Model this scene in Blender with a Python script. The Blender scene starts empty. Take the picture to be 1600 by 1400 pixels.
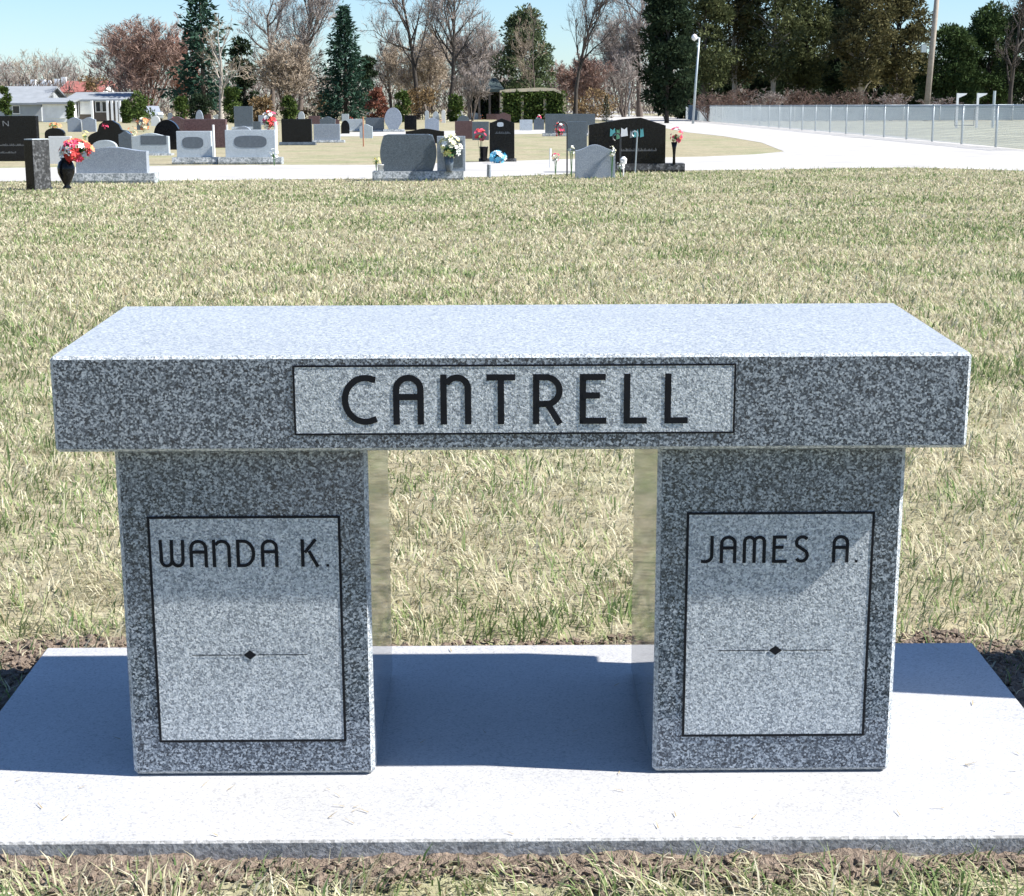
import bpy, bmesh, math, random
import numpy as np
from mathutils import Matrix, Vector

# ------------------------------------------------------------------ camera, sky, sun, exposure
S = bpy.context.scene
COL = S.collection
TILT = 0.033                      # the slab and bench follow a slight rise of the lawn
F_PX, PITCH, ROLL, YAW = 2580.6, 0.2374, 0.0034, 0.0063
CAM_B = (-0.0136, -2.201, 1.0273)  # camera seen from the bench's own frame

def _axes(p, r, y):
    cp, sp, cy, sy, cr, sr = math.cos(p), math.sin(p), math.cos(y), math.sin(y), math.cos(r), math.sin(r)
    fwd = Vector((sy * cp, cy * cp, -sp)); right = Vector((cy, -sy, 0)); down = fwd.cross(right)
    return cr * right + sr * down, -sr * right + cr * down, fwd

RX = Matrix.Rotation(TILT, 3, 'X')
_r, _d, _f = [RX @ v for v in _axes(PITCH, ROLL, YAW)]
CAM = RX @ Vector(CAM_B)
cam_data = bpy.data.cameras.new('camera')
cam_data.sensor_width = 36.0
cam_data.lens = 36.0 * F_PX / 1600.0
cam_data.clip_start = 0.05
cam_data.clip_end = 6000
cam = bpy.data.objects.new('camera', cam_data); COL.objects.link(cam)
cam.matrix_world = Matrix(((_r.x, -_d.x, -_f.x, CAM.x), (_r.y, -_d.y, -_f.y, CAM.y), (_r.z, -_d.z, -_f.z, CAM.z), (0, 0, 0, 1)))
S.camera = cam

SUN = Vector((0.955, -0.150, 1.0)).normalized()      # direction towards the sun
world = bpy.data.worlds.new('World'); S.world = world; world.use_nodes = True
wn, wl = world.node_tree.nodes, world.node_tree.links
wn.clear()
sky = wn.new('ShaderNodeTexSky'); sky.sky_type = 'NISHITA'; sky.sun_disc = False
sky.sun_elevation = math.asin(SUN.z); sky.sun_rotation = math.atan2(SUN.x, SUN.y)
sky.altitude = 200; sky.air_density = 1.0; sky.dust_density = 0.15; sky.ozone_density = 1.6
bg = wn.new('ShaderNodeBackground'); bg.inputs['Strength'].default_value = 0.066
wo = wn.new('ShaderNodeOutputWorld')
wb = wn.new('ShaderNodeMixRGB'); wb.blend_type = 'MULTIPLY'; wb.inputs[0].default_value = 1.0; wb.inputs[2].default_value = (0.765, 0.945, 1.19, 1)   # cool white balance of the camera
wl.new(sky.outputs[0], wb.inputs[1]); wl.new(wb.outputs[0], bg.inputs[0]); wl.new(bg.outputs[0], wo.inputs[0])
sun_data = bpy.data.lights.new('sun', 'SUN'); sun_data.energy = 5.0; sun_data.angle = math.radians(0.53)
sun_data.color = (1.0, 0.96, 0.90)
sun = bpy.data.objects.new('sun', sun_data); COL.objects.link(sun)
sun.rotation_euler = SUN.to_track_quat('Z', 'Y').to_euler()
sun.location = (6, -1, 8)

S.view_settings.view_transform = 'Standard'
S.view_settings.look = 'None'
S.view_settings.gamma = 1.0
S.view_settings.use_curve_mapping = False
S.view_settings.exposure = 1.1
S.render.engine = 'CYCLES'
S.cycles.use_denoising = True
S.cycles.max_bounces = 5
S.cycles.diffuse_bounces = 3
S.cycles.glossy_bounces = 3
S.cycles.use_adaptive_sampling = True
S.cycles.adaptive_threshold = 0.015
S.cycles.transparent_max_bounces = 8

# ------------------------------------------------------------------ helpers
RNG = np.random.default_rng(7)
random.seed(7)
ZF = -0.25                         # level of the cemetery beyond the lawn

def ray(px, py):
    return (_r * ((px - 800) / F_PX) + _d * ((py - 700) / F_PX) + _f)

def at(px, py, z=ZF):
    d = ray(px, py); t = (z - CAM.z) / d.z
    return CAM + d * t

def aty(px, py, Y):
    d = ray(px, py); t = (Y - CAM.y) / d.y
    return CAM + d * t

def ground_z(y):
    y = np.asarray(y, float)
    near = -0.030 + TILT * np.clip(y, -1.0, 0.6)
    t = np.clip((y - 0.6) / 13.4, 0, 1); t = t * t * (3 - 2 * t)
    return near * (1 - t) + ZF * t

def gz(y): return float(ground_z(y))

_MATS = {}
def nodes_of(name):
    m = bpy.data.materials.new(name); m.use_nodes = True
    nt = m.node_tree; nt.nodes.clear()
    out = nt.nodes.new('ShaderNodeOutputMaterial')
    return m, nt, out

def N(nt, kind, **kw):
    n = nt.nodes.new(kind)
    for k, v in kw.items():
        if k in n.inputs.keys(): n.inputs[k].default_value = v
        else: setattr(n, k, v)
    return n

def ramp(nt, stops, interp='LINEAR'):
    n = nt.nodes.new('ShaderNodeValToRGB'); cr = n.color_ramp; cr.interpolation = interp
    while len(cr.elements) > 1: cr.elements.remove(cr.elements[-1])
    for i, (p, c) in enumerate(stops):
        e = cr.elements[0] if i == 0 else cr.elements.new(p)
        e.position = p; e.color = (c[0], c[1], c[2], 1)
    return n

def mat(name, color, rough=0.6, var=0.12, scale=8.0, metallic=0.0, bump=0.0, spec=0.5):
    """plain procedural paint or stone: a base colour broken up by noise"""
    if name in _MATS: return _MATS[name]
    m, nt, out = nodes_of(name)
    b = N(nt, 'ShaderNodeBsdfPrincipled', Roughness=rough, Metallic=metallic)
    b.inputs['Specular IOR Level'].default_value = spec
    tc = N(nt, 'ShaderNodeTexCoord'); no = N(nt, 'ShaderNodeTexNoise', Scale=scale, Detail=5.0, Roughness=0.65)
    nt.links.new(tc.outputs['Object'], no.inputs['Vector'])
    lo = [max(0, c * (1 - var)) for c in color]; hi = [min(1, c * (1 + var)) for c in color]
    r = ramp(nt, [(0.3, lo), (0.7, hi)])
    nt.links.new(no.outputs['Fac'], r.inputs[0]); nt.links.new(r.outputs[0], b.inputs['Base Color'])
    if bump:
        bp = N(nt, 'ShaderNodeBump', Strength=bump, Distance=0.02)
        nt.links.new(no.outputs['Fac'], bp.inputs['Height']); nt.links.new(bp.outputs[0], b.inputs['Normal'])
    nt.links.new(b.outputs[0], out.inputs[0])
    _MATS[name] = m
    return m

def granite(name, stops, rough, scale=260.0, cloud=0.12, bump=0.0, spec=0.5):
    """speckled granite: two sizes of mineral grain, plus faint clouding"""
    m, nt, out = nodes_of(name)
    b = N(nt, 'ShaderNodeBsdfPrincipled', Roughness=rough)
    b.inputs['Specular IOR Level'].default_value = spec
    tc = N(nt, 'ShaderNodeTexCoord')
    n1 = N(nt, 'ShaderNodeTexNoise', Scale=scale, Detail=2.5, Roughness=0.65, Distortion=0.4)
    n2 = N(nt, 'ShaderNodeTexNoise', Scale=scale * 0.37, Detail=3.0, Roughness=0.6, Distortion=0.6)
    v = N(nt, 'ShaderNodeTexVoronoi', Scale=scale * 0.95)
    for n in (n1, n2, v): nt.links.new(tc.outputs['Object'], n.inputs['Vector'])
    sep = N(nt, 'ShaderNodeSeparateColor'); nt.links.new(v.outputs['Color'], sep.inputs[0])
    m1 = N(nt, 'ShaderNodeMath', operation='MULTIPLY'); m1.inputs[1].default_value = 0.75; nt.links.new(n1.outputs['Fac'], m1.inputs[0])
    m2 = N(nt, 'ShaderNodeMath', operation='MULTIPLY_ADD'); m2.inputs[1].default_value = 0.30; nt.links.new(n2.outputs['Fac'], m2.inputs[0]); nt.links.new(m1.outputs[0], m2.inputs[2])
    m3 = N(nt, 'ShaderNodeMath', operation='MULTIPLY_ADD'); m3.inputs[1].default_value = 0.42; nt.links.new(sep.outputs[0], m3.inputs[0]); nt.links.new(m2.outputs[0], m3.inputs[2])
    mr = N(nt, 'ShaderNodeMapRange'); mr.inputs['From Min'].default_value = 0.42; mr.inputs['From Max'].default_value = 1.06
    nt.links.new(m3.outputs[0], mr.inputs['Value'])
    r = ramp(nt, stops); nt.links.new(mr.outputs[0], r.inputs[0])
    big = N(nt, 'ShaderNodeTexNoise', Scale=5.0, Detail=4.0); nt.links.new(tc.outputs['Object'], big.inputs['Vector'])
    br = ramp(nt, [(0.3, (1 - cloud,) * 3), (0.7, (1, 1, 1))]); nt.links.new(big.outputs['Fac'], br.inputs[0])
    mul = N(nt, 'ShaderNodeMixRGB', blend_type='MULTIPLY'); mul.inputs[0].default_value = 1
    nt.links.new(r.outputs[0], mul.inputs[1]); nt.links.new(br.outputs[0], mul.inputs[2])
    nt.links.new(mul.outputs[0], b.inputs['Base Color'])
    if bump:
        bp = N(nt, 'ShaderNodeBump', Strength=bump, Distance=0.0016)
        nt.links.new(mr.outputs[0], bp.inputs['Height']); nt.links.new(bp.outputs[0], b.inputs['Normal'])
    nt.links.new(b.outputs[0], out.inputs[0])
    return m

def attr_mat(name, rough=0.7, transl=0.25, attr='Col', spec=0.2):
    m, nt, out = nodes_of(name)
    a = N(nt, 'ShaderNodeAttribute', attribute_name=attr)
    b = N(nt, 'ShaderNodeBsdfDiffuse', Roughness=0.0)
    t = N(nt, 'ShaderNodeBsdfTranslucent'); mx = N(nt, 'ShaderNodeMixShader'); mx.inputs[0].default_value = transl
    nt.links.new(a.outputs['Color'], b.inputs['Color']); nt.links.new(a.outputs['Color'], t.inputs['Color'])
    nt.links.new(b.outputs[0], mx.inputs[1]); nt.links.new(t.outputs[0], mx.inputs[2]); nt.links.new(mx.outputs[0], out.inputs[0])
    return m

class MB:
    """collects shapes; build() links them as ONE mesh object"""
    def __init__(s): s.v = []; s.f = []
    def quad(s, a, b, c, d):
        n = len(s.v); s.v += [tuple(a), tuple(b), tuple(c), tuple(d)]; s.f.append((n, n + 1, n + 2, n + 3))
    def tri(s, a, b, c):
        n = len(s.v); s.v += [tuple(a), tuple(b), tuple(c)]; s.f.append((n, n + 1, n + 2))
    def box(s, x0, x1, y0, y1, z0, z1):
        n = len(s.v)
        s.v += [(x, y, z) for z in (z0, z1) for y in (y0, y1) for x in (x0, x1)]
        s.f += [tuple(n + i for i in q) for q in ((0, 2, 3, 1), (4, 5, 7, 6), (0, 1, 5, 4), (2, 6, 7, 3), (0, 4, 6, 2), (1, 3, 7, 5))]
    def prism(s, prof, y0, y1):
        """profile of (x, z), counter-clockwise seen from the front, run from y0 (front) to y1"""
        n = len(s.v); k = len(prof)
        s.v += [(x, y0, z) for x, z in prof] + [(x, y1, z) for x, z in prof]
        s.f.append(tuple(range(n, n + k))); s.f.append(tuple(range(n + 2 * k - 1, n + k - 1, -1)))
        for i in range(k):
            j = (i + 1) % k; s.f.append((n + j, n + i, n + k + i, n + k + j))
    def lathe(s, prof, c=(0, 0, 0), seg=16):
        n = len(s.v)
        for r, z in prof:
            for i in range(seg):
                a = 2 * math.pi * i / seg; s.v.append((c[0] + r * math.cos(a), c[1] + r * math.sin(a), c[2] + z))
        for j in range(len(prof) - 1):
            for i in range(seg):
                i2 = (i + 1) % seg
                s.f.append((n + j * seg + i, n + j * seg + i2, n + (j + 1) * seg + i2, n + (j + 1) * seg + i))
        s.f.append(tuple(n + i for i in reversed(range(seg)))); m = n + (len(prof) - 1) * seg
        s.f.append(tuple(m + i for i in range(seg)))
    def tube(s, pts, rad, seg=6, cap=True):
        pts = [Vector(p) for p in pts]; n = len(s.v)
        if not hasattr(rad, '__len__'): rad = [rad] * len(pts)
        for i, p in enumerate(pts):
            d = (pts[min(i + 1, len(pts) - 1)] - pts[max(i - 1, 0)])
            if d.length < 1e-9: d = Vector((0, 0, 1))
            d.normalize(); u = d.cross(Vector((0.31, 0.95, 0.07)))
            if u.length < 1e-3: u = d.cross(Vector((1, 0, 0)))
            u.normalize(); w = d.cross(u)
            for k in range(seg):
                a = 2 * math.pi * k / seg
                q = p + (u * math.cos(a) + w * math.sin(a)) * rad[i]; s.v.append((q.x, q.y, q.z))
        for i in range(len(pts) - 1):
            for k in range(seg):
                k2 = (k + 1) % seg
                s.f.append((n + i * seg + k, n + i * seg + k2, n + (i + 1) * seg + k2, n + (i + 1) * seg + k))
        if cap:
            s.f.append(tuple(n + k for k in reversed(range(seg)))); m = n + (len(pts) - 1) * seg
            s.f.append(tuple(m + k for k in range(seg)))
    def mesh(s, name, smooth=False, bevel=0.0, bseg=2, recalc=False):
        me = bpy.data.meshes.new(name); me.from_pydata(s.v, [], s.f)
        if bevel or recalc:
            bm = bmesh.new(); bm.from_mesh(me)
            if recalc:
                bmesh.ops.recalc_face_normals(bm, faces=bm.faces[:])
            if bevel:
                bmesh.ops.bevel(bm, geom=[e for e in bm.edges if e.calc_face_angle(0) > 0.5], offset=bevel, segments=bseg, profile=0.6, affect='EDGES', clamp_overlap=True)
            bm.to_mesh(me); bm.free()
        if smooth: me.polygons.foreach_set('use_smooth', [True] * len(me.polygons))
        me.update()
        return me
    def build(s, name, m, parent=None, loc=None, rz=0.0, **kw):
        return link(name, s.mesh(name, **kw), m, parent, loc, rz)

def link(name, me, m, parent=None, loc=None, rz=0.0):
    o = bpy.data.objects.new(name, me); COL.objects.link(o)
    if m is not None and not me.materials: me.materials.append(m)
    if parent is not None: o.parent = parent
    if loc is not None: o.location = loc
    if rz: o.rotation_euler = (0, 0, rz)
    return o

def tag(o, label=None, cat=None, group=None, kind=None):
    if label: o['label'] = label
    if cat: o['category'] = cat
    if group: o['group'] = group
    if kind: o['kind'] = kind
    return o

def thing(name, label, cat, loc=(0, 0, 0), rz=0.0, group=None):
    o = bpy.data.objects.new(name, None); COL.objects.link(o)
    o.location = loc; o.rotation_euler = (0, 0, rz); o.empty_display_size = 0.1
    return tag(o, label, cat, group)

def np_mesh(name, verts, faces_flat, face_sizes, cols=None):
    """fast mesh from numpy arrays, with an optional per-vertex colour"""
    me = bpy.data.meshes.new(name)
    me.vertices.add(len(verts)); me.vertices.foreach_set('co', np.asarray(verts, np.float32).ravel())
    me.loops.add(len(faces_flat)); me.loops.foreach_set('vertex_index', np.asarray(faces_flat, np.int32))
    fs = np.asarray(face_sizes, np.int32); st = np.concatenate([[0], np.cumsum(fs)[:-1]]).astype(np.int32)
    me.polygons.add(len(fs)); me.polygons.foreach_set('loop_start', st); me.polygons.foreach_set('loop_total', fs)
    if cols is not None:
        a = me.color_attributes.new('Col', 'FLOAT_COLOR', 'POINT')
        c = np.ones((len(verts), 4), np.float32); c[:, :3] = cols; a.data.foreach_set('color', c.ravel())
    me.update(calc_edges=True)
    return me

_perm = np.random.default_rng(3).random((64, 64))
def vnoise(x, y):
    """smooth value noise, 0..1"""
    x = np.asarray(x, float); y = np.asarray(y, float)
    xi = np.floor(x).astype(int); yi = np.floor(y).astype(int); fx = x - xi; fy = y - yi
    fx = fx * fx * (3 - 2 * fx); fy = fy * fy * (3 - 2 * fy)
    g = lambda a, b: _perm[a % 64, b % 64]
    return (g(xi, yi) * (1 - fx) + g(xi + 1, yi) * fx) * (1 - fy) + (g(xi, yi + 1) * (1 - fx) + g(xi + 1, yi + 1) * fx) * fy

def fbm(x, y):
    return 0.5 * vnoise(x, y) + 0.3 * vnoise(x * 2.3 + 7, y * 2.3 + 3) + 0.2 * vnoise(x * 5.1 + 1, y * 5.1 + 9)

# ------------------------------------------------------------------ materials
M = {}
M['granite'] = granite('granite_polished', [(0.14, (0.020, 0.027, 0.038)), (0.40, (0.076, 0.098, 0.126)), (0.58, (0.18, 0.215, 0.255)), (0.88, (0.46, 0.51, 0.56))], 0.06, 390, cloud=0.12, spec=0.5)
M['granite_top'] = granite('granite_seat_top_skylit', [(0.2, (0.24, 0.26, 0.27)), (0.5, (0.37, 0.39, 0.40)), (0.8, (0.50, 0.52, 0.53))], 0.30, 380, cloud=0.05)  # same polished stone, paler: sky reflection and sun put into the top's colour
M['panel'] = granite('granite_sandblasted', [(0.18, (0.20, 0.225, 0.25)), (0.42, (0.38, 0.42, 0.45)), (0.62, (0.51, 0.55, 0.58)), (0.85, (0.70, 0.735, 0.75))], 0.8, 400, cloud=0.06, bump=1.0)
M['slab'] = granite('granite_steeled_slab', [(0.10, (0.31, 0.31, 0.315)), (0.28, (0.42, 0.42, 0.425)), (0.5, (0.45, 0.45, 0.45)), (0.85, (0.50, 0.50, 0.50))], 0.45, 380, cloud=0.14)
M['slab_edge'] = granite('granite_sawn_edge', [(0.22, (0.28, 0.28, 0.275)), (0.5, (0.44, 0.44, 0.43)), (0.8, (0.58, 0.58, 0.57))], 0.8, 200, cloud=0.45, bump=0.5)
M['paint'] = mat('black_inscription_paint', (0.008, 0.009, 0.012), 0.75, 0.3, 40, spec=0.2)
M['grey_stone'] = granite('grey_headstone_granite', [(0.2, (0.16, 0.19, 0.23)), (0.5, (0.28, 0.32, 0.37)), (0.8, (0.43, 0.47, 0.52))], 0.35, 220)
M['grey_dark'] = granite('dark_grey_headstone_granite', [(0.2, (0.05, 0.065, 0.08)), (0.5, (0.095, 0.12, 0.145)), (0.8, (0.17, 0.20, 0.23))], 0.22, 220)
M['grey_light'] = granite('pale_grey_headstone_granite', [(0.2, (0.29, 0.34, 0.37)), (0.5, (0.44, 0.49, 0.52)), (0.8, (0.58, 0.62, 0.65))], 0.5, 220)
M['rock'] = granite('rock_pitched_granite', [(0.2, (0.17, 0.19, 0.20)), (0.5, (0.33, 0.36, 0.37)), (0.8, (0.52, 0.54, 0.55))], 0.85, 40, bump=0.8)
M['black_stone'] = granite('black_polished_granite', [(0.2, (0.004, 0.004, 0.006)), (0.6, (0.010, 0.011, 0.013)), (0.85, (0.022, 0.024, 0.026))], 0.10, 120, spec=0.22)
M['black_rock'] = granite('black_rock_pitched_granite', [(0.2, (0.012, 0.013, 0.014)), (0.6, (0.04, 0.043, 0.045)), (0.85, (0.12, 0.125, 0.13))], 0.7, 30, bump=0.8)
M['brown_stone'] = granite('brown_red_headstone_granite', [(0.2, (0.05, 0.025, 0.025)), (0.5, (0.11, 0.055, 0.055)), (0.8, (0.20, 0.12, 0.12))], 0.3, 90)
M['white_stone'] = mat('white_marble', (0.62, 0.63, 0.62), 0.5, 0.1, 20)
M['engrave'] = mat('pale_engraving', (0.20, 0.21, 0.22), 0.8, 0.2, 30)
M['engrave_dark'] = mat('dark_frosted_engraving', (0.11, 0.13, 0.15), 0.8, 0.2, 30)
M['white_paint'] = mat('white_paint', (0.78, 0.79, 0.79), 0.5, 0.05, 6)
M['galv'] = mat('galvanised_steel', (0.40, 0.45, 0.47), 0.45, 0.12, 10, metallic=0.3)
M['wire'] = mat('weathered_fence_wire', (0.28, 0.315, 0.33), 0.6, 0.12, 10)
M['dark_metal'] = mat('dark_painted_steel', (0.03, 0.032, 0.035), 0.5, 0.2, 20)
M['wood_pole'] = mat('weathered_pole_wood', (0.30, 0.26, 0.22), 0.85, 0.3, 3, bump=0.3)
M['bark'] = mat('grey_brown_bark', (0.115, 0.092, 0.078), 0.9, 0.3, 3, bump=0.4)
M['bark_pale'] = mat('pale_bark', (0.34, 0.31, 0.27), 0.9, 0.3, 3, bump=0.4)
M['bark_dark'] = mat('dark_bark', (0.05, 0.042, 0.036), 0.9, 0.3, 3, bump=0.4)
M['bark_red'] = mat('reddish_bark', (0.15, 0.085, 0.065), 0.9, 0.3, 3, bump=0.4)
M['twig'] = mat('grey_mauve_twigs', (0.30, 0.26, 0.235), 0.9, 0.25, 0.6)  # twig tones lightened a little to stand in for distance haze
M['twig_dark'] = mat('dark_brown_twigs', (0.13, 0.105, 0.09), 0.9, 0.25, 0.6)
M['twig_red'] = mat('red_brown_twigs', (0.27, 0.18, 0.145), 0.9, 0.25, 0.6)
M['twig_orange'] = mat('rust_orange_twigs', (0.36, 0.155, 0.105), 0.9, 0.25, 0.6)
M['twig_brush'] = mat('dull_red_brush_twigs', (0.17, 0.12, 0.095), 0.9, 0.25, 0.6)
M['twig_tan'] = mat('tan_twigs', (0.36, 0.295, 0.225), 0.9, 0.25, 0.6)

# ------------------------------------------------------------------ ground sheet
def ground_material():
    m, nt, out = nodes_of('dormant_lawn_ground')
    b = N(nt, 'ShaderNodeBsdfPrincipled', Roughness=0.95); b.inputs['Specular IOR Level'].default_value = 0.1
    g = N(nt, 'ShaderNodeNewGeometry')
    n1 = N(nt, 'ShaderNodeTexNoise', Scale=0.35, Detail=6.0, Roughness=0.6)
    n2 = N(nt, 'ShaderNodeTexNoise', Scale=14.0, Detail=6.0, Roughness=0.75)
    n3 = N(nt, 'ShaderNodeTexNoise', Scale=2.2, Detail=7.0, Roughness=0.75)
    for n in (n1, n2, n3): nt.links.new(g.outputs['Position'], n.inputs['Vector'])
    r1 = ramp(nt, [(0.35, (0.315, 0.285, 0.195)), (0.5, (0.345, 0.315, 0.22)), (0.64, (0.265, 0.275, 0.165))])
    r2 = ramp(nt, [(0.25, (0.55, 0.52, 0.48)), (0.65, (1.1, 1.1, 1.1))])
    nt.links.new(n1.outputs['Fac'], r1.inputs[0]); nt.links.new(n2.outputs['Fac'], r2.inputs[0])
    mu = N(nt, 'ShaderNodeMixRGB', blend_type='MULTIPLY'); mu.inputs[0].default_value = 1
    nt.links.new(r1.outputs[0], mu.inputs[1]); nt.links.new(r2.outputs[0], mu.inputs[2])
    r3 = ramp(nt, [(0.3, (0.70, 0.72, 0.62)), (0.5, (1.0, 1.0, 1.0)), (0.7, (1.12, 1.08, 1.02))]); nt.links.new(n3.outputs['Fac'], r3.inputs[0])
    mu2 = N(nt, 'ShaderNodeMixRGB', blend_type='MULTIPLY'); mu2.inputs[0].default_value = 1
    nt.links.new(mu.outputs[0], mu2.inputs[1]); nt.links.new(r3.outputs[0], mu2.inputs[2])
    nt.links.new(mu2.outputs[0], b.inputs['Base Color'])
    bp = N(nt, 'ShaderNodeBump', Strength=0.5, Distance=0.03)
    nt.links.new(n2.outputs['Fac'], bp.inputs['Height']); nt.links.new(bp.outputs[0], b.inputs['Normal'])
    nt.links.new(b.outputs[0], out.inputs[0])
    return m
M['ground'] = ground_material()
ys = np.concatenate([[-400, -100, -30, -10, -5], np.linspace(-3, 15, 55), np.geomspace(16, 3000, 30)])
xs = np.concatenate([-np.geomspace(2000, 4, 14), np.linspace(-3, 3, 13), np.geomspace(4, 2000, 14)])
gb = MB()
for y in ys:
    for x in xs: gb.v.append((x, y, gz(y)))
nx = len(xs)
for j in range(len(ys) - 1):
    for i in range(nx - 1): gb.f.append((j * nx + i, j * nx + i + 1, (j + 1) * nx + i + 1, (j + 1) * nx + i))
tag(gb.build('ground', M['ground'], smooth=True), kind='structure')

# bare soil round the slab
SX, SY0, SY1 = 0.8216, -0.1764, 0.5655            # slab outline
def slab_dist(x, y):
    dx = np.maximum(np.abs(x) - SX, 0); dy = np.maximum(np.maximum(SY0 - y, y - SY1), 0)
    return np.hypot(dx, dy)
def soil_mask(x, y):
    d = slab_dist(x, y) - 0.085 + 0.11 * (fbm(x * 9, y * 9) - 0.5) - 0.05 * np.exp(-((np.abs(x) - SX) ** 2 + (y - SY1) ** 2) / 0.03)
    return np.clip(0.5 - d / 0.05, 0, 1)
gx, gy = np.meshgrid(np.arange(-1.25, 1.2501, 0.01), np.arange(-0.55, 0.95, 0.01))
mk = soil_mask(gx, gy)
zz = ground_z(gy) - 0.012 + mk * (0.013 + 0.016 * (fbm(gx * 45, gy * 45) - 0.45) + 0.010 * (vnoise(gx * 97, gy * 97) - .3))
zz += 0.014 * np.exp(-slab_dist(gx, gy) / 0.02) * (vnoise(gx * 22 + 5, gy * 3) - 0.35) * (gy < 0)
nr, nc = gx.shape
idx = np.arange(nr * nc).reshape(nr, nc)
fq = np.stack([idx[:-1, :-1], idx[:-1, 1:], idx[1:, 1:], idx[1:, :-1]], -1).reshape(-1, 4)
me = np_mesh('bare_soil', np.stack([gx, gy, zz], -1).reshape(-1, 3), fq.ravel(), np.full(len(fq), 4))
me.polygons.foreach_set('use_smooth', [True] * len(me.polygons))
M['soil'] = mat('brown_garden_soil', (0.235, 0.185, 0.145), 0.95, 0.45, 70, bump=1.0, spec=0.1)
tag(link('bare_soil', me, M['soil']), 'strip of bare brown soil around the granite slab', 'soil', kind='stuff')
# crumbs of soil
cb = MB(); rr = random.Random(5); n = 0
ico = [(0, 0, 1), (.89, 0, .45), (.28, .85, .45), (-.72, .53, .45), (-.72, -.53, .45), (.28, -.85, .45), (.72, .53, -.45), (-.28, .85, -.45), (-.89, 0, -.45), (-.28, -.85, -.45), (.72, -.53, -.45), (0, 0, -1)]
icf = [(0, 1, 2), (0, 2, 3), (0, 3, 4), (0, 4, 5), (0, 5, 1), (1, 6, 2), (2, 7, 3), (3, 8, 4), (4, 9, 5), (5, 10, 1), (6, 7, 2), (7, 8, 3), (8, 9, 4), (9, 10, 5), (10, 6, 1), (11, 7, 6), (11, 8, 7), (11, 9, 8), (11, 10, 9), (11, 6, 10)]
while n < 3000:
    x, y = rr.uniform(-1.1, 1.1), rr.uniform(-0.45, 0.75)
    d = float(slab_dist(x, y))
    if d < 0.012 or soil_mask(np.array(x), np.array(y)) < 0.35: continue
    r = rr.choice([0.002, 0.0025, 0.003, 0.004, 0.005, 0.008]) * rr.uniform(0.7, 1.3)
    k = len(cb.v); z = gz(y) + 0.006
    for p in ico: cb.v.append((x + p[0] * r * rr.uniform(.7, 1.4), y + p[1] * r * rr.uniform(.7, 1.4), z + p[2] * r * rr.uniform(.5, 1.0)))
    cb.f += [tuple(k + i for i in f) for f in icf]; n += 1
tag(cb.build('soil_crumbs', M['soil']), 'loose brown soil crumbs along the edge of the slab', 'soil', kind='stuff')

# ------------------------------------------------------------------ roads
def sheet(name, pix, z, m, sub=None):
    b = MB(); pts = [at(x, y, ZF) for x, y in pix]
    b.v = [(p.x, p.y, z) for p in pts]; b.f = [tuple(range(len(pts)))]
    me = b.mesh(name, recalc=True)
    o = link(name, me, m); tag(o, kind='structure'); return o
M['road'] = mat('pale_concrete_gravel_drive', (0.415, 0.405, 0.385), 0.9, 0.16, 0.8, bump=0.3, spec=0.1)
M['road2'] = M['road']
DRIVE_EDGE = [(-500, 287), (0, 284), (250, 283), (420, 281), (580, 280), (760, 277), (960, 270), (1060, 267), (1200, 265.5), (1330, 263), (1420, 262.5), (1500, 264), (1600, 267.5), (2000, 280)]
sheet('cemetery_drive', [(-500, 287), (0, 284), (250, 283), (420, 281), (580, 280), (760, 277), (960, 270), (1060, 267), (1200, 265.5), (1330, 263), (1420, 262.5), (1500, 264), (1600, 267.5), (2000, 280),
    (2200, 252), (1800, 244), (1600, 234), (1400, 213), (1250, 200.5), (1150, 192), (1085, 186.5), (1030, 181.5), (985, 179.5), (925, 178.5), (890, 181), (960, 190), (1020, 197), (1075, 207), (1130, 213), (1190, 223), (1225, 237),
    (1180, 241.5), (1100, 245), (1000, 247), (900, 248.5), (760, 253), (580, 258), (440, 258), (250, 259.5), (0, 263), (-500, 266)], ZF + 0.006, M['road'])
sheet('cross_path', [(520, 213.5), (660, 212), (800, 210), (900, 208), (900, 203), (800, 203), (660, 205), (540, 207)], ZF + 0.006, M['road'])
sheet('far_street', [(850, 176.2), (1060, 177.5), (1060, 174.2), (850, 173.4)], ZF + 0.006, M['road'])
M['field'] = mat('pale_green_playing_field', (0.33, 0.325, 0.235), 0.95, 0.3, 0.3, spec=0.1)
_fp = [(13.6, 20), (13.3, 117), (60, 117), (60, 20)]
fb = MB(); fb.v = [(x, y, ZF + 0.005) for x, y in _fp]; fb.f = [(3, 2, 1, 0)]
tag(fb.build('playing_field', M['field'], recalc=True), kind='structure')

# ------------------------------------------------------------------ the memorial bench
def ribbon(b, pts, w, y, closed=False):
    """flat mitred stroke in the plane y, from (x, z) points"""
    P = [Vector(p) for p in pts]; n = len(P); Lf, Rt = [], []
    for i in range(n):
        if closed: a, c = P[i - 1], P[(i + 1) % n]
        else: a, c = P[max(i - 1, 0)], P[min(i + 1, n - 1)]
        d1 = (P[i] - a); d2 = (c - P[i])
        if d1.length < 1e-9: d1 = d2
        if d2.length < 1e-9: d2 = d1
        d1 = d1.normalized(); d2 = d2.normalized()
        n1 = Vector((-d1.y, d1.x)); n2 = Vector((-d2.y, d2.x)); mm = (n1 + n2)
        if mm.length < 1e-6: mm = n1
        mm.normalize(); k = w / 2 / max(0.45, mm.dot(n1))
        Lf.append(P[i] + mm * k); Rt.append(P[i] - mm * k)
    base = len(b.v)
    for l, r in zip(Lf, Rt): b.v += [(l.x, y, l.y), (r.x, y, r.y)]
    m = n if closed else n - 1
    for i in range(m):
        j = (i + 1) % n
        b.f.append((base + 2 * i, base + 2 * i + 1, base + 2 * j + 1, base + 2 * j))

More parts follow.
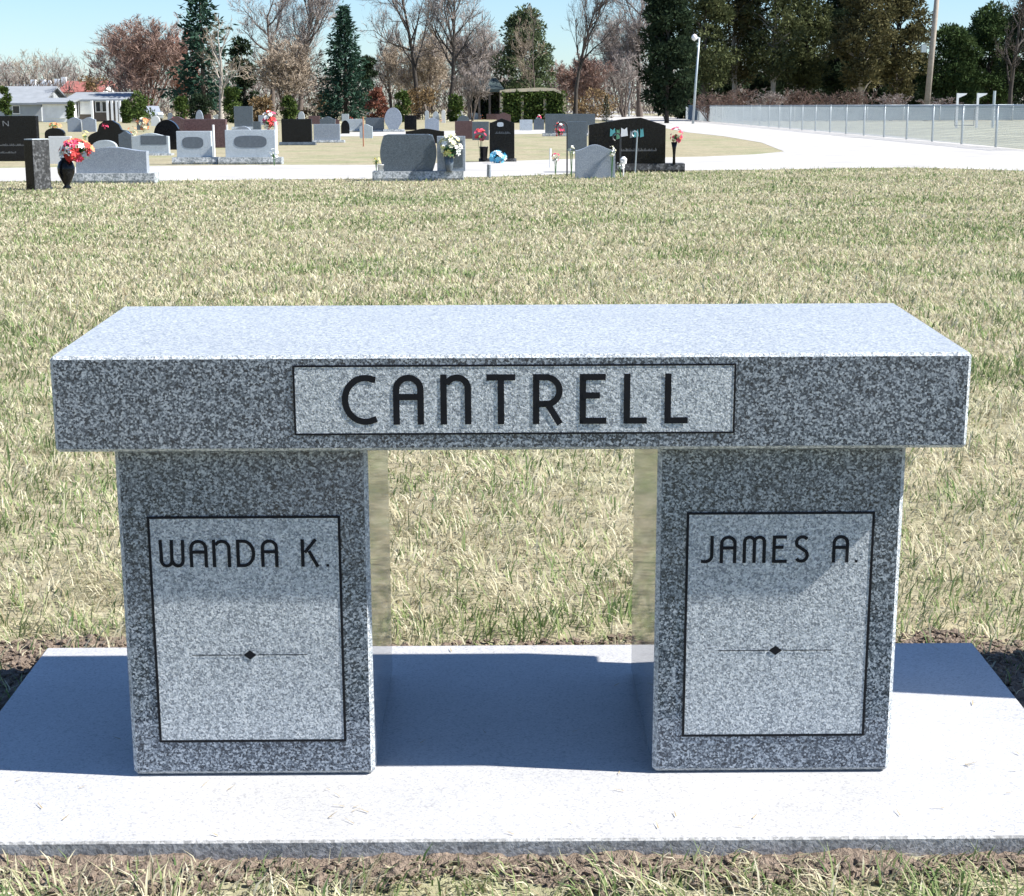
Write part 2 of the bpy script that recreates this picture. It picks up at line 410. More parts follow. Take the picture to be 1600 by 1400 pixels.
def arc(cx, cy, rx, ry, a0, a1, n=14):
    return [(cx + rx * math.cos(math.radians(a0 + (a1 - a0) * i / n)), cy + ry * math.sin(math.radians(a0 + (a1 - a0) * i / n))) for i in range(n + 1)]

def glyph(ch, w, t):
    h = t / 2; L, R, T, B = h, w - h, 1 - h, h; r = (R - L) / 2; mx = w / 2
    if ch == 'C':
        return [[(w - 0.01, 0.90)] + arc(0.68 * w, 0.5, 0.68 * w - h, 0.5 - h, 68, 292, 26) + [(w, 0.115)]]
    if ch == 'A':
        return [[(L, 0)] + arc(mx, T - r, r, r, 180, 0) + [(R, 0)], [(L, 0.555), (R, 0.555)]]
    if ch == 'N':
        rr_ = r * 0.92; c = R - rr_
        return [[(L, 0), (L, 1)], arc(c, T - rr_ * 1.02, rr_, rr_ * 1.02, 155, 0) + [(R, 0)]]
    if ch == 'T': return [[(0, T), (w, T)], [(mx, 0), (mx, T)]]
    if ch == 'R':
        bw = R - L - 0.30 * w
        return [[(L, 0), (L, 1)], [(L, T), (L + bw * 0.8, T)] + arc(R - 0.27, T - 0.27, 0.27, 0.27, 80, -75, 12) + [(L + 0.02, 0.40)], [(mx - 0.02, 0.43), (R + h * 0.2, 0)]]
    if ch == 'E': return [[(L, 0), (L, 1)], [(L, T), (w, T)], [(L, 0.57), (w * 0.78, 0.57)], [(L, B), (w + 0.02, B)]]
    if ch == 'L': return [[(L, 0), (L, 1)], [(L, B), (w, B)]]
    if ch == 'W':
        q = (R - L) / 4
        return [[(L, 1), (L + .02, q + B)] + arc(L + q, q + B, q - .01, q, 180, 360) + [(mx, 1)], arc(mx + q, q + B, q - .01, q, 180, 360) + [(R, 1)]]
    if ch == 'D':
        return [[(L, 0), (L, 1)], [(L, T)] + arc(L + 0.35 * (R - L), 0.5, 0.65 * (R - L), 0.5 - h, 90, -90, 18) + [(L, B)]]
    if ch == 'K': return [[(L, 0), (L, 1)], [(R - 0.04, 1), (L + 0.08, 0.52)], [(L + 0.22, 0.58), (R + 0.02, 0)]]
    if ch == 'J': return [[(R, 1), (R, 0.26)] + arc(R - 0.24, 0.26, 0.24, 0.26 - h, 0, -90, 10) + [(0, B + 0.01)]]
    if ch == 'M':
        q = (R - L) / 4
        return [[(L, 0), (L, T - q)] + arc(L + q, T - q, q, q, 180, 0) + [(mx, 0)], arc(mx + q, T - q, q, q, 180, 0) + [(R, 0)]]
    if ch == 'S':
        return [arc(mx + .02, 0.735, r, 0.265 - h, 35, 215, 14) + arc(mx, 0.275, r, 0.275 - h, 40, -145, 14)]
    if ch == 'I': return [[(mx, 0), (mx, 1)]]
    if ch == 'n': return [[(L, 0), (L, 1)], [(L, 1), (R, 0)], [(R, 0), (R, 1)]]
    return []

def letters(parent, spec, x_of, z0, hgt, stroke, y, m):
    for ch, a, c in spec:
        xa, xc = x_of(a), x_of(c); w = (xc - xa) / hgt; t = stroke / hgt
        b = MB()
        if ch == '.':
            s = stroke * 0.40; ribbon(b, [(xa, z0 + s), (xa + 2 * s, z0 + s)], 2 * s, y)
        else:
            for i, st in enumerate(glyph(ch, w, t)):
                ribbon(b, [(xa + p[0] * hgt, z0 + p[1] * hgt) for p in st], stroke, y - 0.00015 * i)
        b.build('letter', m, parent)

def framed_panel(parent, x0, x1, z0, z1, y, line, border_name='panel_border'):
    b = MB(); b.box(x0, x1, y - 0.0008, y + 0.004, z0, z1)
    b.build('inscription_panel', M['panel'], parent)
    b = MB(); ribbon(b, [(x0, z0), (x1, z0), (x1, z1), (x0, z1)], line, y - 0.0012, closed=True)
    b.build(border_name, M['paint'], parent)

bench = thing('memorial_bench', 'polished grey granite bench with a surname on its seat and two lettered legs', 'bench')
bench.rotation_euler = (TILT, 0, 0)
W, SD, LH, TH, OV = 1.25, 0.4507, 0.4914, 0.1333, 0.0275
def rough_box(name, x0, x1, y0, y1, z0, z1, m, parent, bevel=0.004, mtop=None, medge=None):
    """sawn block with narrow chamfers; the honed chamfers are paler than the polished faces"""
    b = MB(); b.box(x0, x1, y0, y1, z0, z1)
    me = b.mesh(name, bevel=bevel, bseg=1)
    me.materials.append(m); me.materials.append(mtop or m); me.materials.append(medge or m)
    for p in me.polygons:
        if p.normal.z > 0.9: p.material_index = 1
        elif max(abs(c_) for c_ in p.normal) < 0.9: p.material_index = 2
    return link(name, me, None, parent)
seat = rough_box('seat', -W / 2, W / 2, 0, SD, LH, LH + TH, M['granite'], bench, 0.0045, M['granite_top'], M['panel'])
framed_panel(seat, -0.2955, 0.3035, 0.5155, 0.610, 0.0, 0.0028)
xs_ = lambda p: -0.231 + (p - 533) * 0.000871
letters(seat, [('C', 533, 587), ('A', 613, 661), ('N', 687, 735), ('T', 759, 804), ('R', 831.5, 878), ('E', 904.5, 945), ('L', 973.5, 1010), ('L', 1037.5, 1074)], xs_, 0.5285, 0.0695, 0.0087, -0.0014, M['paint'])
LEGB = 0.432
for (a, c, text) in ((-0.5519, -0.2004, 0), (0.2035, 0.5496, 1)):
    leg = rough_box('leg', a, c, OV, LEGB, 0.0, LH - 0.001, M['granite'], bench, 0.006, None, M['panel'])
    if text == 0:
        framed_panel(leg, -0.5095, -0.2425, 0.054, 0.3905, OV, 0.0036)
        letters(leg, [('W', 247.2, 287.6), ('A', 295, 323.5), ('N', 331, 360), ('D', 368.7, 398.5), ('A', 407.4, 434.6), ('K', 470.3, 498.4), ('.', 510, 513.7)], lambda p: -0.496 + (p - 248) * 0.000894, 0.3175, 0.0405, 0.0048, OV - 0.0014, M['paint'])
        cx, cz = -0.375, 0.186
    else:
        framed_panel(leg, 0.247, 0.508, 0.058, 0.3925, OV, 0.0036)
        letters(leg, [('J', 1096.5, 1115.7), ('A', 1125.5, 1151.4), ('M', 1161, 1197), ('E', 1207, 1229), ('S', 1240.6, 1264), ('A', 1300, 1326), ('.', 1336, 1339.5)], lambda p: 0.268 + (p - 1098) * 0.000909, 0.3195, 0.0405, 0.0048, OV - 0.0014, M['paint'])
        cx, cz = 0.3765, 0.1885
    b = MB(); y = OV - 0.0014
    ribbon(b, [(cx - 0.082, cz), (cx - 0.011, cz)], 0.0012, y); ribbon(b, [(cx + 0.011, cz), (cx + 0.082, cz)], 0.0012, y)
    k = len(b.v); b.v += [(cx - 0.0095, y, cz), (cx, y, cz - 0.0072), (cx + 0.0095, y, cz), (cx, y, cz + 0.0072)]; b.f.append((k, k + 1, k + 2, k + 3))
    k = len(b.v); b.v += [(cx - 0.0125, y, cz), (cx - 0.0108, y, cz - 0.001), (cx - 0.0108, y, cz + 0.001)]; b.f.append((k, k + 1, k + 2))
    b.build('diamond_rule', M['paint'], leg)
base = rough_box('granite_slab', -SX, SX, SY0, SY1, -0.10, -0.0015, M['slab_edge'], None, 0.003, M['slab'])
base.rotation_euler = (TILT, 0, 0)
tag(base, 'wide pale granite slab lying in the lawn under the bench', 'slab')

# neighbour stone just to the right of the slab; its shadow falls on the slab's right end
nb = thing('headstone', 'tall grey upright headstone standing close beside the right end of the slab', 'headstone', (1.72, 0.0, gz(0.35)))
b = MB(); b.box(-0.47, 0.45, 0.235, 0.43, 0.13, 1.0); b.build('die', M['grey_stone'], nb, bevel=0.006)
b = MB(); b.box(-0.53, 0.52, 0.19, 0.475, -0.03, 0.129); b.build('base', M['rock'], nb, bevel=0.01)

# ------------------------------------------------------------------ headstones
def profile(shape, w, h):
    a = w / 2
    if shape == 'flat': return [(-a, 0), (a, 0), (a, h), (-a, h)]
    if shape == 'serp':
        k = 14
        return [(-a, 0), (a, 0)] + [(a * (1 - 2 * i / k), h - 0.16 * h * (0.5 - 0.5 * math.cos(math.pi * abs(1 - 2 * i / k)))) for i in range(k + 1)]
    if shape == 'dome':
        k = 14
        return [(-a, 0), (a, 0)] + [(a * math.cos(math.pi * i / k), h * 0.45 + h * 0.55 * math.sin(math.pi * i / k) ** 0.9) for i in range(k + 1)]
    if shape == 'oval':
        k = 28; out = []
        for i in range(k):
            t = 2 * math.pi * i / k - math.pi / 2 - math.pi / k * 0
            c, s = math.cos(t), math.sin(t)
            out.append((a * math.copysign(abs(c) ** 0.62, c), h / 2 + h / 2 * math.copysign(abs(s) ** 0.62, s)))
        return out
    if shape == 'egg':
        k = 22; return [(-a * 0.55, 0), (a * 0.55, 0)] + [(a * math.cos(math.pi * (-0.25 + 1.5 * i / k)), h * 0.45 + h * (0.55 if math.sin(math.pi * (-0.25 + 1.5 * i / k)) > 0 else 0.42) * math.sin(math.pi * (-0.25 + 1.5 * i / k))) for i in range(k + 1)]
    if shape == 'barrel':        # straight foot and top, bulging rounded sides
        k = 10
        right = [(a * (0.86 + 0.14 * math.sin(math.pi * i / k)) , h * 0.97 * i / k) for i in range(k + 1)]
        top = [(a * 0.72, h), (-a * 0.72, h)]
        return [(-x, z) for x, z in right][:1] + right + top + [(-x, z) for x, z in right][:0:-1]
    if shape == 'peak': return [(-a, 0), (a, 0), (a, h * 0.83), (a * 0.36, h), (-a * 0.1, h * 0.97), (-a, h * 0.85)]
    if shape == 'roof': return [(-a, 0), (a, 0), (a, h * 0.88), (0, h), (-a, h * 0.88)]
    if shape == 'heart':
        return [(-a, 0), (a, 0), (a, h * .5), (a * .8, h * .62), (a * .55, h * .66), (a * .45, h * .85), (a * .15, h), (-a * .2, h), (-a * .45, h * .85), (-a * .55, h * .6), (-a * .85, h * .5), (-a, h * .4)]
    return [(-a, 0), (a, 0), (a, h), (-a, h)]

def rock_box(x0, x1, y0, y1, z0, z1, seed=0, j=0.012, step=0.09):
    r = random.Random(seed); b = MB()
    nx_ = max(3, int((x1 - x0) / step)); row = {}
    def P(i, face, k):
        return row[(i, face, k)]
    for i in range(nx_ + 1):
        x = x0 + (x1 - x0) * i / nx_
        e = 0 if 0 < i < nx_ else 0.4
        jj = lambda: r.uniform(-j, j * 0.3)
        ring = [(x, y0 + abs(jj()) * 2, z0), (x, y0 - j * 0.6 + jj() * 1.6, (z0 * 0.55 + z1 * 0.45)), (x, y0 + j * 0.3, z1), (x, y1 - j * 0.3, z1), (x, y1, z0)]
        row[i] = len(b.v); b.v += ring
    for i in range(nx_):
        a, c = row[i], row[i + 1]
        for k in range(4): b.f.append((a + k, c + k, c + k + 1, a + k + 1))
    b.f.append(tuple(row[0] + k for k in (0, 1, 2, 3, 4))); b.f.append(tuple(row[nx_] + k for k in (4, 3, 2, 1, 0)))
    return b

_seed = [11]
def stone(label, x0, x1, ytop, ybot, shape='flat', m='grey_stone', base=None, basem='rock', depth=0.20, yaw=0.0, name='headstone', cat='headstone', extras=None, group=None):
    """a headstone read off the photo: die from x0 to x1 and up to row ytop, standing on the ground at row ybot"""
    cx = (x0 + x1) / 2; p = at(cx, ybot); Y = p.y
    s = lambda u: aty(u, ybot, Y).x - p.x
    zr = lambda v: aty(cx, v, Y).z - ZF
    t = thing(name, label, cat, (p.x, Y, ZF), yaw, group)
    zb = 0.0; _seed[0] += 1
    if base:
        bx0, bx1, bt = base; zb = zr(bt)
        rock_box(s(bx0), s(bx1), 0.0, depth + 0.17, -0.04, zb, _seed[0]).build('base', M[basem], t, recalc=True)
    dy = 0.085 if base else 0.0
    w = s(x1) - s(x0)
    b = MB(); b.prism(profile(shape, w, zr(ytop) - zb + (0 if base else 0.04)), dy, dy + depth)
    d = b.build('die', M[m], t, bevel=0.006, recalc=True); d.location = (0, 0, zb if base else -0.04)
    if extras: extras(t, s, zr, dy)
    return t

def carved(x0, x1, y0, y1, shape='flat', m='engrave_dark', name='carved_panel'):
    def f(t, s, zr, dy):
        b = MB(); w = s(x1) - s(x0); c = (s(x0) + s(x1)) / 2; z = zr(y1)
        pr = profile(shape, w, zr(y0) - z); b.v = [(x + c, dy - 0.004, zz_ + z) for x, zz_ in pr]; b.f = [tuple(range(len(pr)))]
        b.build(name, M[m], t)
    return f
def several(*fs):
    def f(*a):
        for q in fs: q(*a)
    return f
def line_marks(x0, x1, y, h, m='engrave', seed=1, name='engraved_line'):
    """a row of worn, unreadable engraved strokes"""
    def f(t, s, zr, dy):
        r = random.Random(seed); b = MB(); x = x0; za, zb_ = zr(y + h / 2), zr(y - h / 2)
        while x < x1:
            w = r.uniform(0.5, 1.4); k = r.uniform(0.2, 1.0)
            b.quad((s(x), dy - 0.004, za), (s(x + w * .5), dy - 0.004, za), (s(x + w * .6), dy - 0.004, za + (zb_ - za) * k), (s(x + w * .1), dy - 0.004, za + (zb_ - za) * k)); x += w
        b.build(name, M[m], t)
    return f
def inscr(chars, x0, x1, y0, y1, m='engrave'):
    def f(t, s, zr, dy):
        hgt = zr(y0) - zr(y1); n = len(chars); wd = (x1 - x0) / n
        for i, ch in enumerate(chars):
            b = MB(); a, c = s(x0 + wd * (i + 0.12)), s(x0 + wd * (i + 0.88)); w = (c - a) / hgt
            for k, st in enumerate(glyph(ch, w, 0.16)):
                ribbon(b, [(a + q[0] * hgt, zr(y1) + q[1] * hgt) for q in st], 0.16 * hgt, dy - 0.004 - 0.0002 * k)
            b.build('letter', M[m], t)
    return f

# front row, nearest the lawn
stone('large black polished headstone cut off by the left edge of the photo', -52, 60, 181, 252, 'flat', 'black_stone', None, depth=0.22,
      extras=several(inscr('In', -6, 19, 189, 197), line_marks(-30, 40, 226, 4, seed=2), line_marks(-10, 26, 238, 3, seed=3)))
p = at(61, 297)
t = thing('granite_post', 'short square black granite post with a grey sawn side at far left', 'post', (p.x, p.y, ZF), -0.55)
b = MB(); b.box(-0.085, 0.085, -0.165, 0.165, -0.04, 0.735); b.build('shaft', M['black_stone'], t, bevel=0.005)
b = MB(); b.box(0.0855, 0.092, -0.162, 0.162, -0.03, 0.73); b.build('sawn_side', M['black_rock'], t)
b = MB(); b.box(-0.08, 0.092, -0.16, 0.16, 0.7355, 0.75); b.build('cap', M['grey_light'], t, bevel=.004)
stone('low grey serpentine headstone on a rock faced base beside the red flowers', 118, 229, 230, 287, 'serp', 'grey_stone', (112, 242, 271), depth=0.2)
stone('grey headstone with a dark name panel behind the low serpentine one', 206, 263, 208, 243, 'serp', 'grey_light', (202, 268, 240), extras=carved(220, 260, 212, 226))
stone('pale squarish headstone with a carved shield, left of the pair sharing a road edge', 276, 330, 205, 257, 'flat', 'grey_light', (269, 340, 246), extras=carved(285, 318, 214, 232, 'oval'))
stone('wide pale headstone with a carved scroll, right of the pair at the road edge', 352, 430, 203, 257, 'flat', 'grey_light', (341, 440, 246), extras=carved(366, 417, 212, 231, 'oval'))
stone('dark grey barrel sided headstone on a rock faced base in the middle front row', 594, 682, 210, 283, 'barrel', 'grey_dark', (582, 724, 268), depth=0.22)
p = at(704, 283)
def sub_die(t_, x0, x1, yt, yb, m, dy, name):
    p_ = at((x0 + x1) / 2, 283); s_ = lambda u: aty(u, 283, p_.y).x
    b = MB(); b.box(s_(x0), s_(x1), p_.y + dy, p_.y + dy + 0.16, aty(700, yb, p_.y).z + 0.001, aty(700, yt, p_.y).z)
    o = b.build(name, M[m], None, bevel=0.005); return o
o = sub_die(None, 683, 727, 213, 268, 'grey_stone', 0.11, 'companion_headstone'); tag(o, 'narrow grey slab with a dark inset beside the barrel sided headstone', 'headstone')
q = at(705, 283); s_ = lambda u: aty(u, 283, q.y).x
b = MB(); b.quad((s_(706), q.y + 0.104, aty(700, 262, q.y).z), (s_(723), q.y + 0.104, aty(700, 262, q.y).z), (s_(723), q.y + 0.104, aty(700, 220, q.y).z), (s_(706), q.y + 0.104, aty(700, 220, q.y).z))
b.build('dark_inset', M['grey_dark'], o)
stone('tall black headstone with a round emblem and blue flowers at its foot', 765, 804, 185, 253, 'roof', 'black_stone', (748, 807, 248), 'black_rock', extras=several(carved(777, 787, 191, 198, 'oval', 'grey_light', 'emblem'), line_marks(774, 798, 207, 4, 'engrave_dark', 4)))
stone('small grey serpentine headstone crossed by a diagonal shadow', 899, 961, 226, 279, 'serp', 'grey_stone', None, depth=0.17)
def pic(t, s, zr, dy):
    r = random.Random(4)
    cols = ['teal_enamel', 'green_enamel', 'white_paint', 'engrave', 'teal_enamel']
    for i, (a, c, y0, y1) in enumerate([(953, 962, 200, 213), (963, 969, 201, 218), (970, 981, 199, 214), (984, 989, 203, 216), (990, 998, 202, 215), (1000, 1006, 200, 215)]):
        b = MB(); z0_, z1_ = zr(y1), zr(y0)
        b.v = [(s(a), dy - .004, z0_), (s(c), dy - .004, z0_ + .02), (s(c - 1.5), dy - .004, z1_), (s((a + c) / 2), dy - .004, z1_ - .04), (s(a + .5), dy - .004, z1_ - .01)]; b.f = [(0, 1, 2, 3, 4)]
        b.build('coloured_etching', M[cols[i % 5]], t)
M['teal_enamel'] = mat('teal_enamel', (0.10, 0.36, 0.38), 0.5); M['green_enamel'] = mat('green_enamel', (0.12, 0.30, 0.18), 0.5)
stone('wide black headstone with a peaked top and coloured etching on a long black base', 920, 1040, 184, 270, 'peak', 'black_stone', (905, 1070, 256), 'black_rock', depth=0.3, extras=several(pic, line_marks(970, 1026, 234, 5, 'engrave', 9)))
# second row, beyond the drive
stone('dark headstone of shouldered outline behind the red flowers', 138, 206, 188, 229, 'heart', 'black_stone', None)
stone('small pale headstone standing in front of the shouldered dark one', 144, 182, 219, 237, 'dome', 'grey_light', None)
stone('black dome topped headstone behind the pale squarish one', 241, 282, 187, 234, 'dome', 'black_stone', None)
stone('wide brown headstone between the black dome and the carved scroll stone', 288, 354, 186, 231, 'flat', 'brown_stone', None, depth=0.3)
stone('small grey arched headstone rising behind the carved scroll stone', 364, 396, 197, 230, 'dome', 'grey_stone', None)
stone('black headstone with a stepped left shoulder near the red wreath', 440, 487, 186, 227, 'flat', 'black_stone', (436, 493, 222), 'grey_dark')
stone('grey headstone to the right of the stepped black one', 490, 531, 194, 223, 'flat', 'grey_stone', (486, 538, 219))
stone('small grey headstone left of the flag pole', 543, 566, 186, 206, 'flat', 'grey_light', (538, 569, 203))
stone('dark grey headstone left of the egg shaped one', 571, 600, 184, 206, 'flat', 'grey_dark', (568, 603, 203))
stone('egg shaped grey headstone standing among low stones', 601, 628, 168, 206, 'egg', 'grey_stone', (599, 632, 202))
stone('black headstone right of the egg shaped one', 632, 651, 180, 203, 'flat', 'black_stone', None)
stone('low black headstone seen just above the barrel sided one', 634, 694, 201, 224, 'serp', 'black_stone', None)
stone('brown and grey headstone left of the tall black one', 711, 738, 189, 217, 'flat', 'brown_stone', None)
stone('grey slab headstone touching the tall black one', 738, 764, 190, 219, 'flat', 'grey_dark', None)
stone('wide grey headstone behind the wide black peaked one', 852, 930, 178, 213, 'flat', 'grey_dark', (848, 934, 208), depth=0.3)
stone('dark headstone between the wire hook and the peaked black stone', 886, 917, 190, 236, 'flat', 'grey_dark', None)
stone('dark blue rounded headstone near the white vase at left', 70, 101, 200, 216, 'dome', 'black_stone', None)
stone('pale low headstone right of the black post', 78, 112, 213, 256, 'flat', 'white_stone', None, depth=0.15)
stone('grey twin headstone beyond the red flowers', 106, 127, 183, 206, 'serp', 'grey_stone', None)
stone('grey headstone right half of the twin pair beyond the flowers', 129, 150, 183, 206, 'serp', 'grey_stone', None)
stone('dark blue grey headstone with white cap near the brown bush', 366, 395, 166, 203, 'flat', 'grey_dark', (362, 399, 198), 'grey_light')
stone('white domed headstone by the parked silver car', 236, 250, 181, 197, 'dome', 'white_stone', None)
stone('low dark headstone between the shouldered stone and the name panel stone', 186, 206, 205, 233, 'serp', 'grey_dark', None)
stone('brown polished headstone behind the black dome', 262, 292, 182, 212, 'serp', 'brown_stone', None)
stone('dark headstone right of the wide brown one', 396, 408, 190, 216, 'flat', 'grey_dark', None)
stone('tall slim grey headstone above the wide brown one', 306, 318, 172, 202, 'dome', 'grey_stone', None)
stone('dark low headstone behind the grey one right of the stepped stone', 500, 524, 182, 207, 'serp', 'grey_dark', None)
stone('pale low headstone just left of the barrel sided stone, far behind it', 562, 582, 194, 216, 'serp', 'grey_light', None)
stone('grey headstone behind the pale yellow bouquet', 664, 686, 184, 206, 'serp', 'grey_stone', None)
stone('dark headstone with a rounded top behind the pink red bouquet', 714, 734, 180, 200, 'dome', 'grey_dark', None)
stone('pale low headstone right of the tall black one', 812, 832, 187, 204, 'flat', 'grey_light', None)
stone('dark low headstone further right of the tall black one', 834, 850, 184, 203, 'serp', 'grey_dark', None)
stone('mauve headstone above the tall black one', 776, 798, 176, 196, 'serp', 'brown_stone', None)
stone('dark grey headstone above the name panel stone', 214, 232, 186, 203, 'dome', 'grey_dark', None)
stone('black low headstone left of the flag pole stones', 533, 546, 188, 209, 'dome', 'black_stone', None)
# far rows: small stones with their own colour and place
far = [
 ('small grey far headstone near the arborvitae', 262, 270, 176, 190, 'dome', 'grey_light'),
 ('small white far headstone right of the arborvitae', 300, 309, 177, 190, 'flat', 'white_stone'),
 ('small brown far headstone under the tall dark tree', 318, 330, 178, 190, 'flat', 'brown_stone'),
 ('small pale far headstone left of the tall dark trunk', 333, 343, 179, 189, 'serp', 'grey_light'),
 ('small grey far headstone left of the red wreath', 404, 414, 180, 195, 'flat', 'grey_stone'),
 ('small black far headstone above the stepped black one', 444, 462, 172, 188, 'dome', 'black_stone'),
 ('pale far headstone above the stepped black one on its right', 466, 476, 174, 191, 'dome', 'grey_light'),
 ('low brown far headstone left of the blue spruce foot', 482, 500, 181, 194, 'flat', 'brown_stone'),
 ('white far headstone in front of the blue spruce', 503, 514, 184, 196, 'flat', 'white_stone'),
 ('pink far headstone in front of the blue spruce', 516, 530, 186, 197, 'serp', 'brown_stone'),
 ('grey far headstone under the blue spruce right side', 534, 545, 178, 190, 'flat', 'grey_light'),
 ('white square far headstone right of the blue spruce foot', 552, 570, 173, 183, 'flat', 'white_stone'),
 ('small pale far headstone left of the red shrub', 573, 586, 176, 188, 'flat', 'grey_light'),
 ('small grey obelisk like far headstone left of the white figure', 664, 670, 172, 192, 'roof', 'grey_light'),
 ('lilac grey far headstone among the white figures', 676, 686, 174, 192, 'dome', 'grey_light'),
 ('slim white far headstone among the white figures', 690, 696, 171, 192, 'roof', 'white_stone'),
 ('wide white far headstone left of the green roofed shelter', 709, 723, 172, 184, 'flat', 'white_stone'),
 ('long pale far headstone under the green roofed shelter', 730, 752, 176, 187, 'serp', 'grey_light'),
 ('low mauve far headstone left of the hedge shelter', 760, 784, 178, 187, 'flat', 'brown_stone'),
 ('tiny white far headstone before the hedge shelter', 786, 794, 173, 184, 'dome', 'white_stone'),
 ('low pale far headstone before the hedge shelter', 800, 818, 179, 188, 'flat', 'grey_light'),
 ('low brown far headstone before the hedge shelter', 820, 838, 178, 186, 'flat', 'brown_stone'),
 ('pink and white far headstone left of the wide grey one', 839, 849, 176, 190, 'serp', 'white_stone'),
]
for lb, a, c, y0, y1, sh, mm in far:
    stone(lb, a, c, y0, y1, sh, mm, None, depth=0.25, group='small headstones in the far rows')

# ------------------------------------------------------------------ flowers, vases, grave ornaments
def colour(name, c): M[name] = mat(name, c, 0.7, 0.2, 20)
colour('petal_red', (0.62, 0.05, 0.045)); colour('petal_pink', (0.72, 0.07, 0.16)); colour('petal_yellow', (0.80, 0.72, 0.25)); colour('petal_white', (0.80, 0.80, 0.76))
colour('petal_blue', (0.13, 0.48, 0.66)); colour('petal_orange', (0.78, 0.28, 0.12)); colour('leaf_green', (0.06, 0.16, 0.05)); colour('petal_cream', (0.75, 0.74, 0.52)); colour('terracotta', (0.36, 0.16, 0.09))

def bouquet(label, px, py, Y, rw, rh, cols, n=26, seed=1, leaves=True, stem_to=None, size=1.0):
    r = random.Random(seed); c = aty(px, py, Y); sc = (c - CAM).length / F_PX; rw, rh = rw * sc, rh * sc
    zb = stem_to if stem_to is not None else c.z - rh
    t = thing('flower_bouquet', label, 'flowers', (c.x, c.y, zb))
    for i in range(n):
        th = r.uniform(0, 2 * math.pi); u = r.uniform(-1, 1); q = math.sqrt(1 - u * u) * r.uniform(.6, 1)
        o = Vector((q * math.cos(th) * rw, q * math.sin(th) * rw, c.z - zb + u * rh)); k = cols[i % len(cols)]
        nrm = Vector((q * math.cos(th), q * math.sin(th) - 0.3, u * 0.8 + 0.4)).normalized()
        u1 = nrm.orthogonal().normalized(); v1 = nrm.cross(u1); R_ = 0.30 * rw * size * r.uniform(.7, 1.2); pb = MB()
        for j in range(6):
            a = j * math.pi / 3 + r.uniform(-.2, .2); d = u1 * math.cos(a) + v1 * math.sin(a); e = u1 * math.cos(a + .5) + v1 * math.sin(a + .5); g = u1 * math.cos(a - .5) + v1 * math.sin(a - .5)
            pb.quad(o, o + g * R_ * .7 + nrm * R_ * .3, o + d * R_ * 1.1 + nrm * R_ * .25, o + e * R_ * .7 + nrm * R_ * .3)
        pb.build('bloom', M[k], t)
    if leaves:
        lb = MB()
        for i in range(n):
            th = r.uniform(0, 2 * math.pi); d = Vector((math.cos(th), math.sin(th), r.uniform(-.3, .9))).normalized(); L = rw * r.uniform(.8, 1.25)
            s0 = Vector((0, 0, (c.z - zb) - rh * .6)); w = d.cross(Vector((0, 0, 1))).normalized() * L * .14
            lb.quad(s0, s0 + d * L * .5 + w, s0 + d * L, s0 + d * L * .5 - w)
        for i in range(5):
            lb.tube([(0.0 + r.uniform(-.1, .1) * rw, 0, 0.0), (r.uniform(-.4, .4) * rw, 0, (c.z - zb))], 0.004, 4)
        lb.build('leaves', M['leaf_green'], t)
    return t

def vase(label, px, ytop, ybot, wpx, m, prof, Y=None):
    p = at(px, ybot); Y = Y or p.y
    c = aty(px, ybot, Y); h = aty(px, ytop, Y).z - c.z; r = wpx / 2 * (c - CAM).length / F_PX
    t = MB(); t.lathe([(r * a, h * z) for a, z in prof], (0, 0, 0), 18)
    o = t.build('flower_vase', M[m], None, smooth=True); o.location = c
    return tag(o, label, 'vase'), c.y, c.z + h
URN = [(.45, 0), (.5, .04), (.3, .12), (.55, .25), (.95, .5), (1, .68), (.8, .85), (.5, .93), (.62, 1)]
CONE = [(.55, 0), (.6, .03), (1, 1), (.9, 1)]
POT = [(.75, 0), (1, .9), (1.05, .9), (1.05, 1), (.9, 1)]
_, Yv, zv = vase('glossy black urn holding red flowers at the lawn edge', 105, 246, 295, 26, 'black_stone', URN)
bouquet('red and pink flower bouquet in the black urn at left', 118, 234, Yv, 24, 14, ['petal_red', 'petal_red', 'petal_orange', 'petal_red', 'petal_pink', 'petal_red', 'petal_white'], 40, 2, stem_to=zv - .05)
_, Yv, zv = vase('dark grey cone vase standing on the base beside the barrel sided stone', 702, 241, 268, 17, 'grey_dark', CONE, Y=at(704, 283).y + 0.05)
bouquet('pale yellow and white flower bouquet in the cone vase', 704, 228, Yv, 17, 17, ['petal_yellow', 'petal_white', 'petal_cream'], 46, 3, stem_to=zv - .05)
o, _, _ = vase('small white jar on the left end of the middle base', 595, 257, 268.5, 10, 'white_stone', POT, Y=at(595, 283).y + 0.06)
bouquet('small yellow flowers behind the white jar', 588, 250, at(588, 279).y + .3, 6, 6, ['petal_yellow'], 16, 4, stem_to=ZF)
_, Yv, zv = vase('small black square pot left of the tall black headstone', 756, 229, 250, 13, 'black_stone', POT, Y=at(756, 253).y - 0.05)
bouquet('pink red flower bouquet left of the tall black headstone', 750, 211, at(750, 253).y + .3, 10, 9, ['petal_pink', 'petal_red'], 26, 5, stem_to=ZF)
bouquet('heap of bright blue flowers at the foot of the tall black headstone', 778, 245, at(778, 255).y - .05, 14, 8, ['petal_blue', 'petal_blue', 'petal_white'], 40, 6, stem_to=ZF, leaves=False)
vase('small grey cylinder vase alone at the lawn edge', 764, 257, 278, 7, 'grey_stone', [(.9, 0), (1, .1), (.85, .95), (1, 1)])
_, Yv, zv = vase('slim black vase on the right end of the long black base', 1053, 222, 257, 8, 'black_stone', [(.6, 0), (.5, .4), (.7, .7), (1.2, 1)], Y=at(1055, 270).y + .1)
bouquet('red flower bouquet in the slim black vase at right', 1057, 211, Yv, 10, 11, ['petal_red', 'petal_pink'], 26, 7, stem_to=zv - .05)
